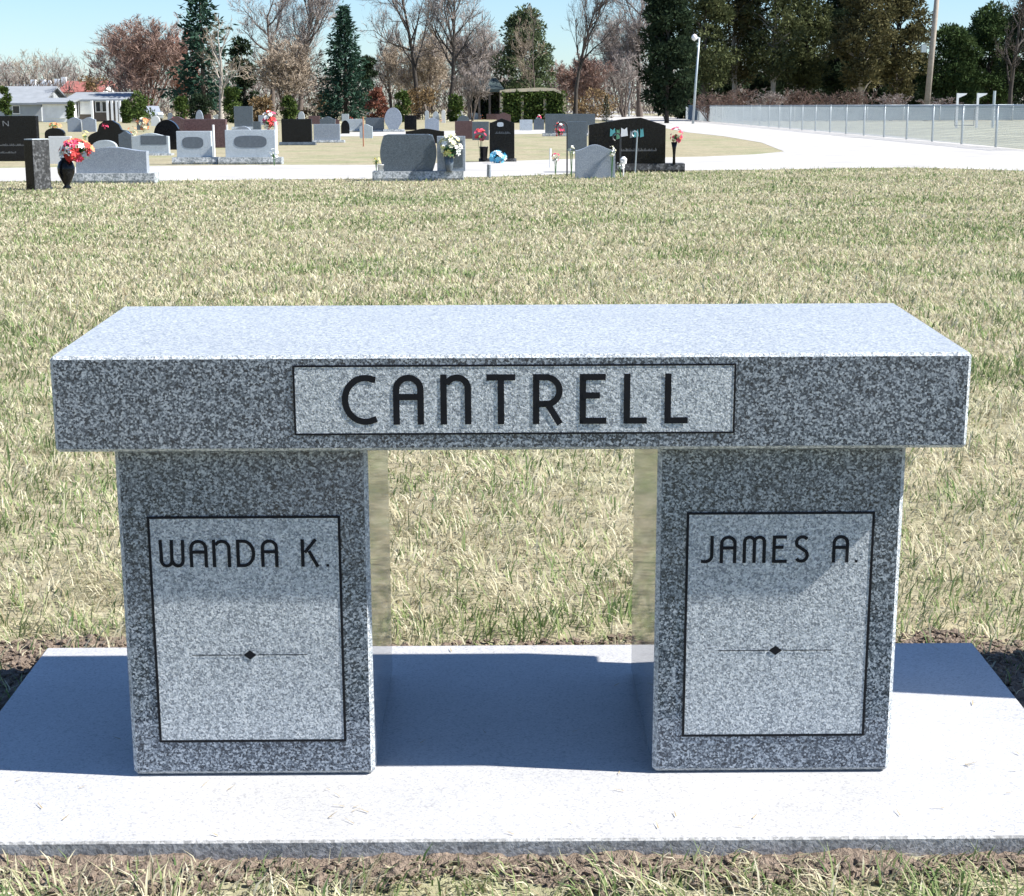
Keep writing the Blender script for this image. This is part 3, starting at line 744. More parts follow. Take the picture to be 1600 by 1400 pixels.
bouquet('salmon pink flowers between the dark shouldered stone and black dome', 224, 193, at(220, 206).y, 11, 8, ['petal_orange', 'petal_cream'], 26, 8, stem_to=ZF)
bouquet('salmon flowers beside the grey headstone with dark name panel', 206, 205, at(206, 215).y, 7, 7, ['petal_orange', 'petal_cream'], 18, 9, stem_to=ZF)
bouquet('round wreath of crimson flowers near the white pole', 421, 188, at(421, 206).y, 13, 13, ['petal_pink', 'petal_red', 'petal_white'], 40, 10, stem_to=ZF)
bouquet('yellow flowers behind the red bouquet', 133, 211, at(133, 222).y, 6, 6, ['petal_yellow'], 16, 12, stem_to=ZF)
bouquet('orange flowers above the dark rounded stone at left', 85, 196, at(85, 208).y, 9, 4, ['petal_orange', 'petal_yellow'], 18, 13, stem_to=ZF)
bouquet('pink blossom patch on the shouldered dark headstone', 164, 197, at(170, 229).y - .12, 5, 4, ['petal_pink'], 12, 14, leaves=False)
bouquet('small pink flowers by the wide grey far headstone', 842, 184, at(842, 192).y, 5, 4, ['petal_pink', 'petal_white'], 14, 15, stem_to=ZF)
bouquet('red and white hanging flowers on the wire hook', 873, 202, at(876, 276).y, 9, 10, ['petal_red', 'petal_white', 'petal_pink'], 26, 16)
bouquet('white flowers resting against the small grey headstone', 970, 258, at(965, 277).y - .1, 6, 6, ['petal_white'], 18, 17, stem_to=ZF)
bouquet('white flower tuft left of the small grey headstone', 893, 235, at(893, 277).y, 6, 7, ['petal_white', 'petal_cream'], 18, 18, stem_to=ZF)
bouquet('white and pink flowers left of the wire hook', 868, 246, at(868, 272).y, 7, 6, ['petal_white', 'petal_pink'], 20, 19, stem_to=ZF)
bouquet('white flowers beside the wide pale headstone with scroll', 428, 241, at(428, 259).y, 8, 8, ['petal_white'], 20, 20, stem_to=ZF)
rf = random.Random(31)
for i, (lb, a_, c_, y0, y1, sh, mm) in enumerate(far):
    cn = ['pink', 'white', 'red', 'cream', 'orange'][(i * 3 + i // 5) % 5]; px_ = c_ + rf.uniform(1, 4); Yf = at(px_, y1).y - 0.3
    bouquet('tiny %s flowers beside the %s' % (cn, lb), px_, y1 - 4, Yf, 3.2, 3.0, ['petal_' + cn], 6, 300 + i, leaves=False, stem_to=ZF)
def hook(label, px, ytop, ybot, wpx, m='dark_metal', lean=0):
    p = at(px, ybot); Y = p.y; H = aty(px, ytop, Y).z - ZF; sc = (p - CAM).length / F_PX; r = wpx * sc
    b = MB(); pts = [(0, 0, -.05), (lean * sc, 0, H - r)] + [(lean * sc - r + r * math.cos(a), 0, H - r + r * math.sin(a)) for a in [math.pi * k / 8 for k in range(1, 12)]]
    b.tube(pts, 0.014, 5); o = b.build('shepherd_hook', M[m]); o.location = (p.x, Y, ZF)
    return tag(o, label, 'hook')
bouquet('white flowers at the upper right corner of the small grey headstone', 956, 236, at(956, 279).y - .045, 6, 7, ['petal_white', 'petal_cream'], 18, 21, stem_to=ZF)
hook('dark wire shepherd hook with hanging flowers left of the small grey stone', 886, 190, 276, 8)
hook('pale wire hook standing before the wide black headstone', 992, 205, 271, 4, 'galv', 3)
hook('curved pale wire hook at the right corner of the small grey stone', 969, 208, 274, 6, 'dark_metal')
def post(label, px, ytop, ybot, wpx, m, name='thin_post', cat='post', Y=None, lean=0.0, seg=8, taper=1.0):
    p = at(px, ybot); Y = Y or p.y; p = aty(px, ybot, Y); H = aty(px, ytop, Y).z - ZF; r = wpx / 2 * (p - CAM).length / F_PX
    b = MB(); b.tube([(0, 0, -.1), (lean * .5, 0, H * .5), (lean, 0, H)], [r, r * (1 + taper) / 2, r * taper], seg)
    o = b.build(name, M[m], None); o.location = (p.x, Y, ZF); return tag(o, label, cat)
post('white marker pole beside the red wreath', 432, 190, 240, 5, 'white_paint', cat='pole')
post('slim red marker post in the middle grass', 568, 182, 229, 2.2, 'terracotta')
post('slim grey post near the far street', 983, 92, 182, 3, 'galv', cat='pole')
post('white post left of the brown headstone', 356, 195, 234, 3, 'white_paint')
post('pale thin post left of the carved scroll stone', 335, 195, 245, 3.5, 'white_paint')
post('small white marker at the left of the drive', 860, 232, 262, 3, 'white_paint')
# small white solar lamp on a stake
p = at(1001, 272); b = MB(); b.lathe([(.012, -.02), (.012, .2), (.05, .22), (.06, .30), (.02, .34)], (0, 0, 0), 10); b.v = b.v
o = b.build('garden_lamp', M['white_paint'], None); o.location = (at(974, 276).x, at(974, 276).y, ZF); tag(o, 'small white garden lamp beside the small grey headstone', 'lamp')

# ------------------------------------------------------------------ trees
def nrm(v): return v / (np.linalg.norm(v) + 1e-9)
def bare_tree(label, px, ytop, Y, half_px, seed, bark='bark', twig='twig', stems=1, first=0.25, kids=(11, 7, 6, 5), tw=0.022, r0=None, name='bare_tree', cat='tree', up=0.25, group=None, spread=0.62):
    """leafless tree: limbs and branches as tapered tubes, fine twigs as narrow strips"""
    rg = np.random.default_rng(seed); g = aty(px, 170, Y); g = Vector((g.x, Y, ZF)); H = aty(px, ytop, Y).z - ZF
    RW = half_px * (g - CAM).length / F_PX
    lines = []
    def grow(p, d, L, r, lev):
        ns = (7, 5, 4, 3, 2)[lev]; pts = [p]; dirs = []
        for i in range(ns):
            d = nrm(d + rg.normal(0, (0.07, 0.16, 0.2, 0.24, 0.28)[lev], 3) + np.array([0, 0, (0.03, up * .5, up * .5, up * .4, up * .3)[lev]]))
            pts.append(pts[-1] + d * L / ns); dirs.append(d)
        lines.append((lev, np.array(pts), r))
        if lev >= 2: return
        nk = kids[lev]; nk = max(2, int(nk * rg.uniform(0.75, 1.25)))
        for k in range(nk):
            t = (first if lev == 0 else 0.2) + (1 - (first if lev == 0 else 0.2)) * ((k + rg.uniform(0.2, 0.8)) / nk)
            f = t * ns; i = min(int(f), ns - 1); q = pts[i] + (pts[i + 1] - pts[i]) * (f - i)
            dd = dirs[i]; u = nrm(np.cross(dd, rg.normal(0, 1, 3))); a = rg.uniform(0.4, 0.95) if lev else rg.uniform(0.45, 1.0)
            nd = nrm(dd * math.cos(a) + u * math.sin(a))
            grow(q, nd, L * (spread if lev == 0 else 0.72) * rg.uniform(0.65, 1.1) * (1 - 0.45 * t), r * (0.55 if lev == 0 else 0.5) * (1 - 0.5 * t) + 0.001, lev + 1)
    r0 = r0 or 0.022 * H
    if stems == 1: grow(np.zeros(3), np.array([rg.normal(0, .04), rg.normal(0, .04), 1.0]), 0.8, r0, 0)
    else:
        for k in range(stems):
            a = 2 * math.pi * (k + rg.uniform(-.3, .3)) / stems
            s = rg.uniform(.15, .5); grow(np.array([0.01 * math.cos(a), 0.01 * math.sin(a), 0]), nrm(np.array([s * math.cos(a), s * math.sin(a), 1])), 0.75, r0 * 0.6, 0)
    # finer orders of branching in bulk: twigs on the branches, then twiglets on the twigs
    def sprout(B, K, ns, jit):
        B = np.repeat(B, K, axis=0); n_ = len(B); m_ = B.shape[1] - 1
        tt = rg.uniform(0.15, 1.0, n_); f = np.minimum(tt * m_, m_ - 1e-6); i = f.astype(int); ar = np.arange(n_)
        a_, c_ = B[ar, i], B[ar, i + 1]; q = a_ + (c_ - a_) * (f - i)[:, None]
        dd = c_ - a_; dd /= np.linalg.norm(dd, axis=1, keepdims=True) + 1e-9
        Lp = np.linalg.norm(B[:, 1:] - B[:, :-1], axis=2).sum(1)
        u = np.cross(dd, rg.normal(0, 1, (n_, 3))); u /= np.linalg.norm(u, axis=1, keepdims=True) + 1e-9
        an = rg.uniform(0.35, 0.95, n_)[:, None]; d = dd * np.cos(an) + u * np.sin(an)
        L = Lp * 0.85 * rg.uniform(0.6, 1.15, n_) * (1 - 0.4 * tt); out = [q]
        for _k in range(ns):
            d = d + rg.normal(0, jit, (n_, 3)) + np.array([0, 0, up * .45]); d /= np.linalg.norm(d, axis=1, keepdims=True) + 1e-9
            out.append(out[-1] + d * (L / ns)[:, None])
        return np.stack(out, 1)
    B2 = np.stack([l[1] for l in lines if l[0] == 2]); B3 = sprout(B2, kids[2], 3, .22); B4 = sprout(B3, kids[3], 2, .26)
    allp = np.concatenate([B3.reshape(-1, 3), B4.reshape(-1, 3)]); zt = np.percentile(allp[:, 2], 99.3); xw = max(np.percentile(np.abs(allp[:, 0]), 97.5), 1e-3)
    sc = np.array([RW / xw, RW / xw, H / zt])
    t = thing(name, label, cat, g, 0, group)
    tb = MB()
    for lev, pts, r in lines:
        pts = pts * sc; n_ = len(pts)
        rad = [max(0.012, r * (1 - 0.72 * i / (n_ - 1))) * (1.35 if (lev == 0 and i == 0) else 1) for i in range(n_)]
        tb.tube(pts.tolist(), rad, (7, 5, 3)[lev], cap=False)
    tb.build('trunk', M[bark], t, smooth=True)
    Vs, Fs, Sz, off = [], [], [], 0
    for B, w in ((B3, tw * 1.25), (B4, tw * .9)):
        B = B * sc; B[:, :, 2] = np.maximum(B[:, :, 2], .02); n_, m_ = B.shape[0], B.shape[1] - 1
        u = np.cross(B[:, -1] - B[:, 0], rg.normal(0, 1, (n_, 3))); u = u / (np.linalg.norm(u, axis=1, keepdims=True) + 1e-9) * w / 2
        cols_ = []
        for i in range(m_): k = 1 - .6 * i / m_; cols_ += [B[:, i] - u * k, B[:, i] + u * k]
        cols_.append(B[:, -1]); Vs.append(np.stack(cols_, 1).reshape(-1, 3)); nv = 2 * m_ + 1
        fl = []
        for i in range(m_ - 1): fl += [2 * i, 2 * i + 1, 2 * i + 3, 2 * i + 2]
        fl += [2 * m_ - 2, 2 * m_ - 1, 2 * m_]
        Fs.append((np.arange(n_)[:, None] * nv + np.array([fl]) + off).ravel()); Sz.append(np.tile([4] * (m_ - 1) + [3], n_)); off += n_ * nv
    link('crown', np_mesh('crown', np.concatenate(Vs), np.concatenate(Fs), np.concatenate(Sz)), M[twig], t)
    return t

def leaf_mat(name, cols, scale=0.9):
    m, nt, out = nodes_of(name)
    b = N(nt, 'ShaderNodeBsdfDiffuse')
    tc = N(nt, 'ShaderNodeTexCoord'); no = N(nt, 'ShaderNodeTexNoise', Scale=scale, Detail=5.0, Roughness=0.7)
    nt.links.new(tc.outputs['Object'], no.inputs['Vector'])
    r = ramp(nt, [(0.30, cols[0]), (0.5, cols[1]), (0.70, cols[2])]); nt.links.new(no.outputs['Fac'], r.inputs[0])
    nt.links.new(r.outputs[0], b.inputs['Color'])
    t = N(nt, 'ShaderNodeBsdfTranslucent'); nt.links.new(r.outputs[0], t.inputs['Color'])
    mx = N(nt, 'ShaderNodeMixShader'); mx.inputs[0].default_value = 0.15
    nt.links.new(b.outputs[0], mx.inputs[1]); nt.links.new(t.outputs[0], mx.inputs[2]); nt.links.new(mx.outputs[0], out.inputs[0])
    M[name] = m
leaf_mat('spruce_needles', [(0.018, 0.040, 0.028), (0.036, 0.072, 0.050), (0.075, 0.125, 0.090)])
leaf_mat('dark_evergreen', [(0.016, 0.026, 0.016), (0.030, 0.046, 0.026), (0.06, 0.082, 0.045)])
leaf_mat('olive_evergreen', [(0.040, 0.050, 0.024), (0.082, 0.096, 0.044), (0.155, 0.165, 0.082)])
leaf_mat('bronze_evergreen', [(0.045, 0.046, 0.023), (0.098, 0.092, 0.044), (0.17, 0.148, 0.076)])
leaf_mat('green_evergreen', [(0.026, 0.046, 0.018), (0.052, 0.082, 0.032), (0.10, 0.14, 0.06)])
leaf_mat('pine_green', [(0.050, 0.074, 0.036), (0.095, 0.125, 0.064), (0.165, 0.19, 0.11)])
leaf_mat('hedge_green', [(0.03, 0.055, 0.018), (0.07, 0.105, 0.03), (0.13, 0.17, 0.06)], 2.0)
leaf_mat('brown_bush', [(0.12, 0.085, 0.045), (0.20, 0.14, 0.075), (0.28, 0.21, 0.12)], 2.0)
leaf_mat('red_brush', [(0.10, 0.045, 0.035), (0.20, 0.085, 0.06), (0.30, 0.16, 0.11)], 1.5)

def cards(P, D, L, Wd, rg):
    """leaf-shaped four-sided faces at P along D"""
    n = len(P); D = D / (np.linalg.norm(D, axis=1, keepdims=True) + 1e-9)
    u = np.cross(D, rg.normal(0, 1, (n, 3))); u /= np.linalg.norm(u, axis=1, keepdims=True) + 1e-9
    L = np.asarray(L).reshape(-1, 1); Wd = np.asarray(Wd).reshape(-1, 1)
    V = np.stack([P, P + D * L * .45 + u * Wd / 2, P + D * L, P + D * L * .45 - u * Wd / 2], 1).reshape(-1, 3)
    return V

def spruce(label, px, ytop, Y, half_px, seed, m='spruce_needles', dens=1.0, low=0.03, bark='bark_dark', name='spruce_tree', ragged=0.25, group=None, droop=0.25, hide=None):
    rg = np.random.default_rng(seed); g = aty(px, 170, Y); g = Vector((g.x, Y, ZF)); H = aty(px, ytop, Y).z - ZF; R_ = half_px * (g - CAM).length / F_PX
    t = thing(name, label, 'tree', g, 0, group)
    tb = MB(); tb.tube([(0, 0, -.1), (0.03 * R_, 0, H * .5), (0, 0, H * .98)], [0.02 * H, 0.012 * H, 0.002 * H], 7)
    Ps, Ds = [], []; nb_ = int(300 * dens)
    for k in range(nb_):
        f = low + (0.99 - low) * (k / nb_) ** 0.9; z = f * H; a = k * 2.399 + rg.normal(0, .3)
        Lb = R_ * (1 - f) ** 0.80 * (1 + rg.normal(0, ragged)); Lb = max(Lb, 0.10 * R_ * (1 - f) + 0.08)
        d = np.array([math.cos(a), math.sin(a), 0.30 * f - droop * (1 - f) * 0.5 + rg.normal(0, .08)])
        tip = np.array([0, 0, z]) + d * Lb; tip[2] += 0.10 * Lb
        if k % 3 == 0: tb.tube([(0, 0, z), tuple((np.array([0, 0, z]) * .5 + tip * .5) - [0, 0, .05 * Lb]), tuple(tip)], [0.02 + .006 * Lb, 0.02, 0.008], 3, cap=False)
        m_ = max(5, int(20 * (Lb / R_) ** .7 * (1 + .3 * rg.random())))
        tt = rg.uniform(0.12, 1.0, m_) ** 0.8; q = np.array([0, 0, z]) + np.outer(tt, tip - np.array([0, 0, z])); q[:, 2] -= 0.18 * Lb * tt * (1 - tt) * 2
        q += rg.normal(0, 0.06 * R_ * .6, q.shape)
        dd = nrm(d) * .9 + rg.normal(0, .55, (m_, 3)); dd[:, 2] -= 0.15
        Ps.append(q); Ds.append(dd)
    P = np.concatenate(Ps); D = np.concatenate(Ds); n = len(P); s = H / 12
    V = cards(P, D, rg.uniform(.35, .75, n) * s, rg.uniform(.12, .24, n) * s, rg); V[:, 2] = np.maximum(V[:, 2], 0.02)
    tb.build('trunk', M[bark], t, smooth=True)
    me = np_mesh('crown', V, np.arange(len(V)), np.full(n, 4)); link('crown', me, M[m], t)
    return t

def clump_tree(label, px, ytop, Y, half_px, seed, m='olive_evergreen', crown_low=0.35, clumps=60, per=95, bark='bark_dark', name='cedar_tree', leaf=0.42, group=None, pointy=0.5, cat='tree', lean=0.0, trunk_r=0.018):
    """evergreen of irregular outline: limbs carrying clumps of many small leaf faces, gaps between"""
    rg = np.random.default_rng(seed); g = aty(px, 170, Y); g = Vector((g.x, Y, ZF)); H = aty(px, ytop, Y).z - ZF; R_ = half_px * (g - CAM).length / F_PX
    t = thing(name, label, cat, g, 0, group); tb = MB()
    tb.tube([(0, 0, -.1), (lean * .4 + rg.normal(0, .02) * H, 0, H * .45), (lean, 0, H * .92)], [trunk_r * H, trunk_r * .7 * H, 0.004 * H], 7)
    Ps, Ds, Ls = [], [], []
    for k in range(clumps):
        f = crown_low + (1 - crown_low) * rg.random() ** 0.85; env = R_ * min(1.0, (0.25 + (f - crown_low) / (1 - crown_low) * 3.0)) * max(0.06, (1 - ((f - crown_low) / (1.02 - crown_low)) ** 1.7)) ** pointy
        a = rg.uniform(0, 2 * math.pi); rr_ = env * math.sqrt(rg.uniform(.05, 1)); c = np.array([lean * f + rr_ * math.cos(a), rr_ * math.sin(a), f * H])
        if k % 2 == 0: tb.tube([(lean * f * .7, 0, max(.1, (f - .10)) * H), tuple(c * .6 + np.array([0, 0, (f - .06) * H]) * .4), tuple(c)], [0.035 * R_ * .5, .02 * R_, .008 * R_], 4, cap=False)
        cr = R_ * rg.uniform(.16, .34); n = int(per * rg.uniform(.6, 1.3))
        o = rg.normal(0, 1, (n, 3)); o /= np.linalg.norm(o, axis=1, keepdims=True); rad = rg.uniform(.2, 1, n) ** .5
        q = c + o * rad[:, None] * cr * np.array([1.15, 1.15, .75])
        Ps.append(q); Ds.append(o + rg.normal(0, .5, (n, 3)) + [0, 0, .25]); Ls.append(rg.uniform(.6, 1.2, n) * leaf)
    P = np.concatenate(Ps); D = np.concatenate(Ds); L = np.concatenate(Ls)
    V = cards(P, D, L, L * rg.uniform(.28, .5, len(L)), rg); V[:, 2] = np.maximum(V[:, 2], 0.03)
    tb.build('trunk', M[bark], t, smooth=True)
    link('crown', np_mesh('crown', V, np.arange(len(V)), np.full(len(P), 4)), M[m], t)
    return t

# left to right
bare_tree('low grey bare tree at the far left behind the grey roof', 20, 84, 260, 40, 101, kids=(9, 6, 5, 5), tw=.035, stems=4)
bare_tree('low tan bare tree behind the white chimneys', 62, 78, 265, 36, 102, twig='twig_tan', kids=(9, 6, 5, 5), tw=.035, stems=3)
bare_tree('low mauve bare tree left of the reddish round tree', 108, 86, 255, 34, 103, kids=(9, 6, 5, 5), tw=.035, stems=4, twig='twig')
bare_tree('large rounded reddish brown bare tree behind the house', 228, 32, 150, 72, 104, 'bark_red', 'twig_red', stems=10, first=.2, kids=(8, 7, 6, 5), tw=.046, up=.5, r0=.17)
bare_tree('rust orange bare tree behind the right side of the reddish round tree', 288, 50, 158, 26, 105, 'bark_red', 'twig_orange', stems=6, first=.12, kids=(8, 7, 6, 5), tw=.058, up=.5, r0=.12)
spruce('tall ragged dark conifer rising out of the top edge at left', 318, -45, 142, 46, 106, 'spruce_needles', 0.9, 0.12, 'bark', 'conifer_tree', 0.45, droop=.4)
bare_tree('pale forked bare tree in front of the ragged dark conifer', 345, 20, 138, 42, 107, 'bark_pale', 'twig_tan', first=.2, kids=(9, 6, 5, 4), tw=.022, r0=.22)
clump_tree('dark green rounded evergreen right of the forked pale tree', 378, 62, 152, 22, 108, 'dark_evergreen', .08, 45, 90, name='evergreen_tree', leaf=.4)
bare_tree('tall mauve bare tree left of the blue spruce, nearer the forked tree', 425, -50, 165, 62, 109, 'bark', 'twig', kids=(14, 9, 7, 6), r0=.3, tw=.034)
bare_tree('tall dark trunked bare tree directly left of the blue spruce', 468, -70, 160, 58, 110, 'bark', 'twig', kids=(14, 9, 7, 6), r0=.28, tw=.034)
bare_tree('bushy low bare tree at the left foot of the blue spruce', 448, 62, 148, 48, 111, 'bark', 'twig_tan', stems=9, kids=(8, 7, 6, 5), tw=.044, r0=.14)
spruce('blue green pointed spruce standing alone in the middle left', 540, 8, 140, 42, 112, 'spruce_needles', 1.35, 0.03)
clump_tree('small green evergreen peeping behind the spruce on its right', 574, 84, 165, 16, 113, 'dark_evergreen', .1, 30, 80, name='evergreen_tree', leaf=.4)
bare_tree('fine grey bare tree right of the blue spruce', 612, 45, 175, 34, 114, 'bark', 'twig', kids=(13, 9, 7, 6), tw=.036)
bare_tree('big leaning bare tree with a dark trunk, left of two in the centre', 652, -75, 150, 68, 115, 'bark_dark', 'twig', kids=(13, 9, 7, 6), r0=.24, tw=.03, first=.3)
bare_tree('big forked bare tree with a dark trunk, right of two in the centre', 703, -65, 145, 62, 116, 'bark_dark', 'twig', kids=(13, 9, 7, 6), r0=.24, tw=.03, first=.35)
bare_tree('dense brown thicket tree behind the two big central trees', 668, 48, 172, 62, 117, 'bark', 'twig_tan', stems=10, kids=(9, 7, 6, 5), tw=.046, r0=.14)
bare_tree('grey brown thicket tree left of the olive pine', 742, 45, 178, 48, 118, 'bark', 'twig', stems=10, kids=(9, 7, 6, 5), tw=.046, r0=.14)
clump_tree('broad olive green pine behind the hedge covered shelter', 820, 18, 150, 50, 119, 'pine_green', .12, 130, 130, name='pine_tree', leaf=.34, pointy=.75)
bare_tree('pale bare tree tangled in front of the olive pine', 838, 10, 146, 34, 120, 'bark', 'twig_tan', kids=(9, 6, 5, 4), tw=.016, r0=.08)
bare_tree('slender dark trunked bare tree with spreading crown right of the shelter', 899, -35, 120, 64, 121, 'bark_dark', 'twig_dark', kids=(12, 8, 6, 5), r0=.17, tw=.020, first=.42, spread=.7)
bare_tree('rusty low bare tree behind the slender dark one', 908, 88, 170, 46, 122, 'bark_red', 'twig_red', stems=9, kids=(8, 7, 6, 5), tw=.046, r0=.12)
bare_tree('grey mauve bare tree left of the dark cedars', 975, 25, 172, 46, 123, 'bark', 'twig', stems=6, kids=(9, 8, 7, 5), tw=.038, r0=.16)
bare_tree('tall bare tree whose twigs meet the first dark cedar', 1000, -55, 175, 52, 124, 'bark', 'twig', kids=(14, 9, 7, 6), tw=.034, r0=.28)
spruce('small dark fir beside the far street', 947, 148, 118, 9, 125, 'dark_evergreen', .35, 0.02, name='fir_tree')
CG = dict(name='cedar_tree', leaf=.33)
clump_tree('first dark bronze cedar at the end of the chain link fence', 1042, -30, 112, 47, 131, 'dark_evergreen', 0.08, 141, 156, **CG)
clump_tree('bronze olive cedar behind the white light pole', 1098, -50, 128, 49, 132, 'olive_evergreen', 0.23, 114, 143, **CG)
clump_tree('olive cedar over the pale trunk right of the light pole', 1150, -55, 132, 49, 133, 'bronze_evergreen', 0.26, 114, 143, bark='bark_pale', **CG)
clump_tree('olive green cedar over the second pale trunk', 1205, -60, 130, 51, 134, 'olive_evergreen', 0.29, 114, 143, bark='bark_pale', **CG)
clump_tree('broad olive cedar in the middle of the right hand row', 1256, -30, 134, 44, 135, 'olive_evergreen', 0.23, 108, 143, **CG)
clump_tree('dark cedar with a low top leaving a gap of sky', 1304, -8, 138, 38, 136, 'dark_evergreen', 0.15, 94, 143, **CG)
clump_tree('brown bronze cedar over a pale trunk left of the utility pole', 1345, -45, 128, 49, 137, 'bronze_evergreen', 0.25, 121, 143, bark='bark_pale', **CG)
clump_tree('tall bronze cedar directly left of the utility pole', 1402, -40, 132, 47, 138, 'bronze_evergreen', 0.18, 121, 143, **CG)
clump_tree('low bright green evergreen right of the utility pole', 1487, 48, 134, 47, 139, 'green_evergreen', 0.08, 108, 136, **CG)
clump_tree('green evergreen with a rounded top near the right edge', 1545, 10, 136, 49, 140, 'green_evergreen', 0.11, 121, 136, **CG)
clump_tree('dark evergreen cut by the right edge of the photo', 1608, -5, 130, 42, 141, 'dark_evergreen', 0.11, 108, 136, **CG)
bare_tree('dark leaning bare tree in front of the right edge evergreens', 1578, -20, 124, 40, 142, 'bark_dark', 'twig_dark', kids=(8, 6, 5, 4), tw=.016, r0=.2)
for i, (px_, yt, hw, lb) in enumerate([(1080, 100, 30, 'dark understorey evergreen behind the light pole foot'), (1130, 92, 34, 'dark understorey evergreen below the olive cedar'), (1188, 96, 36, 'dark understorey evergreen between the pale trunks'), (1250, 92, 38, 'dark understorey evergreen in the middle of the row'), (1310, 90, 36, 'dark understorey evergreen under the sky gap'), (1368, 92, 36, 'dark understorey evergreen left of the utility pole'), (1430, 88, 36, 'dark understorey evergreen behind the utility pole'), (1500, 100, 38, 'dark understorey evergreen behind the goal frame'), (1565, 100, 38, 'dark understorey evergreen near the right edge')]):
    clump_tree(lb, px_, yt, 146 + (i % 3) * 3, hw, 160 + i, 'dark_evergreen', .02, 42, 95, name='understorey_tree', leaf=.5, pointy=.3)
for i, (px_, yt, hw, mm, lb) in enumerate([(1108, 144, 24, 'red_brush', 'red brown brush at the fence end below the light pole'), (1150, 136, 30, 'red_brush', 'red brown brush below the first pale cedar trunk'), (1196, 142, 28, 'brown_bush', 'tan brush between the two pale cedar trunks'), (1246, 138, 30, 'red_brush', 'reddish brush in the middle of the fence line'), (1292, 142, 28, 'red_brush', 'reddish brush right of the middle of the fence line'), (1338, 140, 28, 'red_brush', 'reddish brush around the bronze cedar trunk'), (1392, 146, 30, 'brown_bush', 'tan brush left of the utility pole'), (1470, 152, 30, 'brown_bush', 'low tan brush right of the utility pole')]):
    bare_tree(lb, px_, yt, 121 + (i % 2) * 2, hw, 180 + i, 'bark_red', {'red_brush': 'twig_brush', 'brown_bush': 'twig'}[mm], stems=11, first=.1, kids=(5, 4, 4, 3), tw=.022, name='brush', cat='shrub', r0=.04, up=.3)
# garden shrubs
for i, (px_, yt, Y_, hw, mm, lb) in enumerate([(218, 148, 128, 20, 'hedge_green', 'dark green spreading shrub right of the white porch'), (283, 151, 120, 9, 'hedge_green', 'cone shaped green arborvitae behind the black dome stone'), (363, 138, 122, 13, 'hedge_green', 'rounded green shrub at the foot of the forked tree'), (408, 148, 118, 22, 'brown_bush', 'rounded tan shrub right of the forked tree'), (452, 155, 126, 14, 'hedge_green', 'green shrub below the bare trees left of the spruce'), (590, 142, 126, 16, 'red_brush', 'dark red shrub right of the spruce foot'), (628, 146, 124, 12, 'hedge_green', 'green shrub above the egg shaped headstone'), (712, 150, 126, 12, 'hedge_green', 'green shrub left of the green roofed shelter'), (110, 160, 128, 4, 'hedge_green', 'narrow green shrub at the garage corner'), (8, 140, 130, 9, 'hedge_green', 'olive shrub against the grey house at the left edge'), (197, 160, 124, 6, 'hedge_green', 'small pale green shrub at the porch steps'), (312, 150, 136, 20, 'dark_evergreen', 'dark shrub under the ragged conifer'), (500, 150, 150, 26, 'brown_bush', 'brown brush left of the spruce trunk'), (660, 140, 150, 34, 'brown_bush', 'brown brush under the central bare trees'), (755, 142, 150, 26, 'dark_evergreen', 'dark shrub behind the green roofed shelter'), (930, 145, 160, 40, 'brown_bush', 'grey brown brush behind the far street'), (150, 120, 170, 30, 'brown_bush', 'brown brush behind the red roof')]):
    clump_tree(lb, px_, yt, Y_, hw, 200 + i, mm, .0, 24, 70, name='shrub', leaf=.30, cat='shrub', pointy=.45)

# tangled undergrowth below the trees: nobody could count its stems
def undergrowth():
    rg = np.random.default_rng(78); n = 30000
    x = rg.uniform(-75, 62, n); Y_ = rg.uniform(176, 196, n); h = 2.0 + 2.6 * fbm(x * .12, Y_ * 0 + 8) + 1.2 * vnoise(x * .9, Y_ * 0)
    z = ZF + h * rg.random(n) ** 1.1; P = np.stack([x, Y_, z], -1); D = rg.normal(0, .5, (n, 3)) + [0, 0, .9]
    V = cards(P, D, rg.uniform(.6, 1.4, n), rg.uniform(.06, .14, n), rg); V[:, 2] = np.maximum(V[:, 2], ZF)
    o = link('undergrowth', np_mesh('undergrowth', V, np.arange(len(V)), np.full(n, 4)), M['twig_dark'])
    tag(o, 'tangled brown undergrowth along the foot of the tree belt', 'undergrowth', kind='stuff')
undergrowth()

# far wood closing the horizon
def far_wood():
    rg = np.random.default_rng(77); Vs = []; n = 42000
    x = rg.uniform(-160, 160, n); Y_ = rg.uniform(285, 330, n); h = 5.5 + 5.0 * fbm(x * .06, Y_ * 0 + 3) + 2.2 * vnoise(x * .4, Y_ * 0)
    z = ZF + h * rg.random(n) ** .75 * rg.uniform(.75, 1, n); P = np.stack([x, Y_, z], -1); D = rg.normal(0, .5, (n, 3)) + [0, 0, 1]
    V = cards(P, D, rg.uniform(.6, 1.7, n), rg.uniform(.06, .17, n), rg); V[:, 2] = np.maximum(V[:, 2], ZF)
    o = link('far_wood', np_mesh('far_wood', V, np.arange(len(V)), np.full(n, 4)), M['twig'])
    tag(o, 'hazy far off belt of bare woodland along the horizon', 'wood', kind='stuff')
far_wood()

# ------------------------------------------------------------------ houses and shelters
for nm, c in (('roof_grey', (0.24, 0.26, 0.28)), ('roof_red', (0.30, 0.105, 0.085)), ('siding_grey', (0.36, 0.39, 0.41)), ('siding_white', (0.80, 0.81, 0.80)), ('porch_dark', (0.05, 0.05, 0.055)), ('roof_teal', (0.04, 0.062, 0.064)), ('tan_fascia', (0.58, 0.50, 0.36)), ('siding_brown', (0.10, 0.085, 0.075))):
    M[nm] = mat(nm, c, 0.8, 0.12, 1.5, bump=0.2)
M['glass'] = mat('dark_window_glass', (0.02, 0.024, 0.03), 0.08, 0.1, 1)

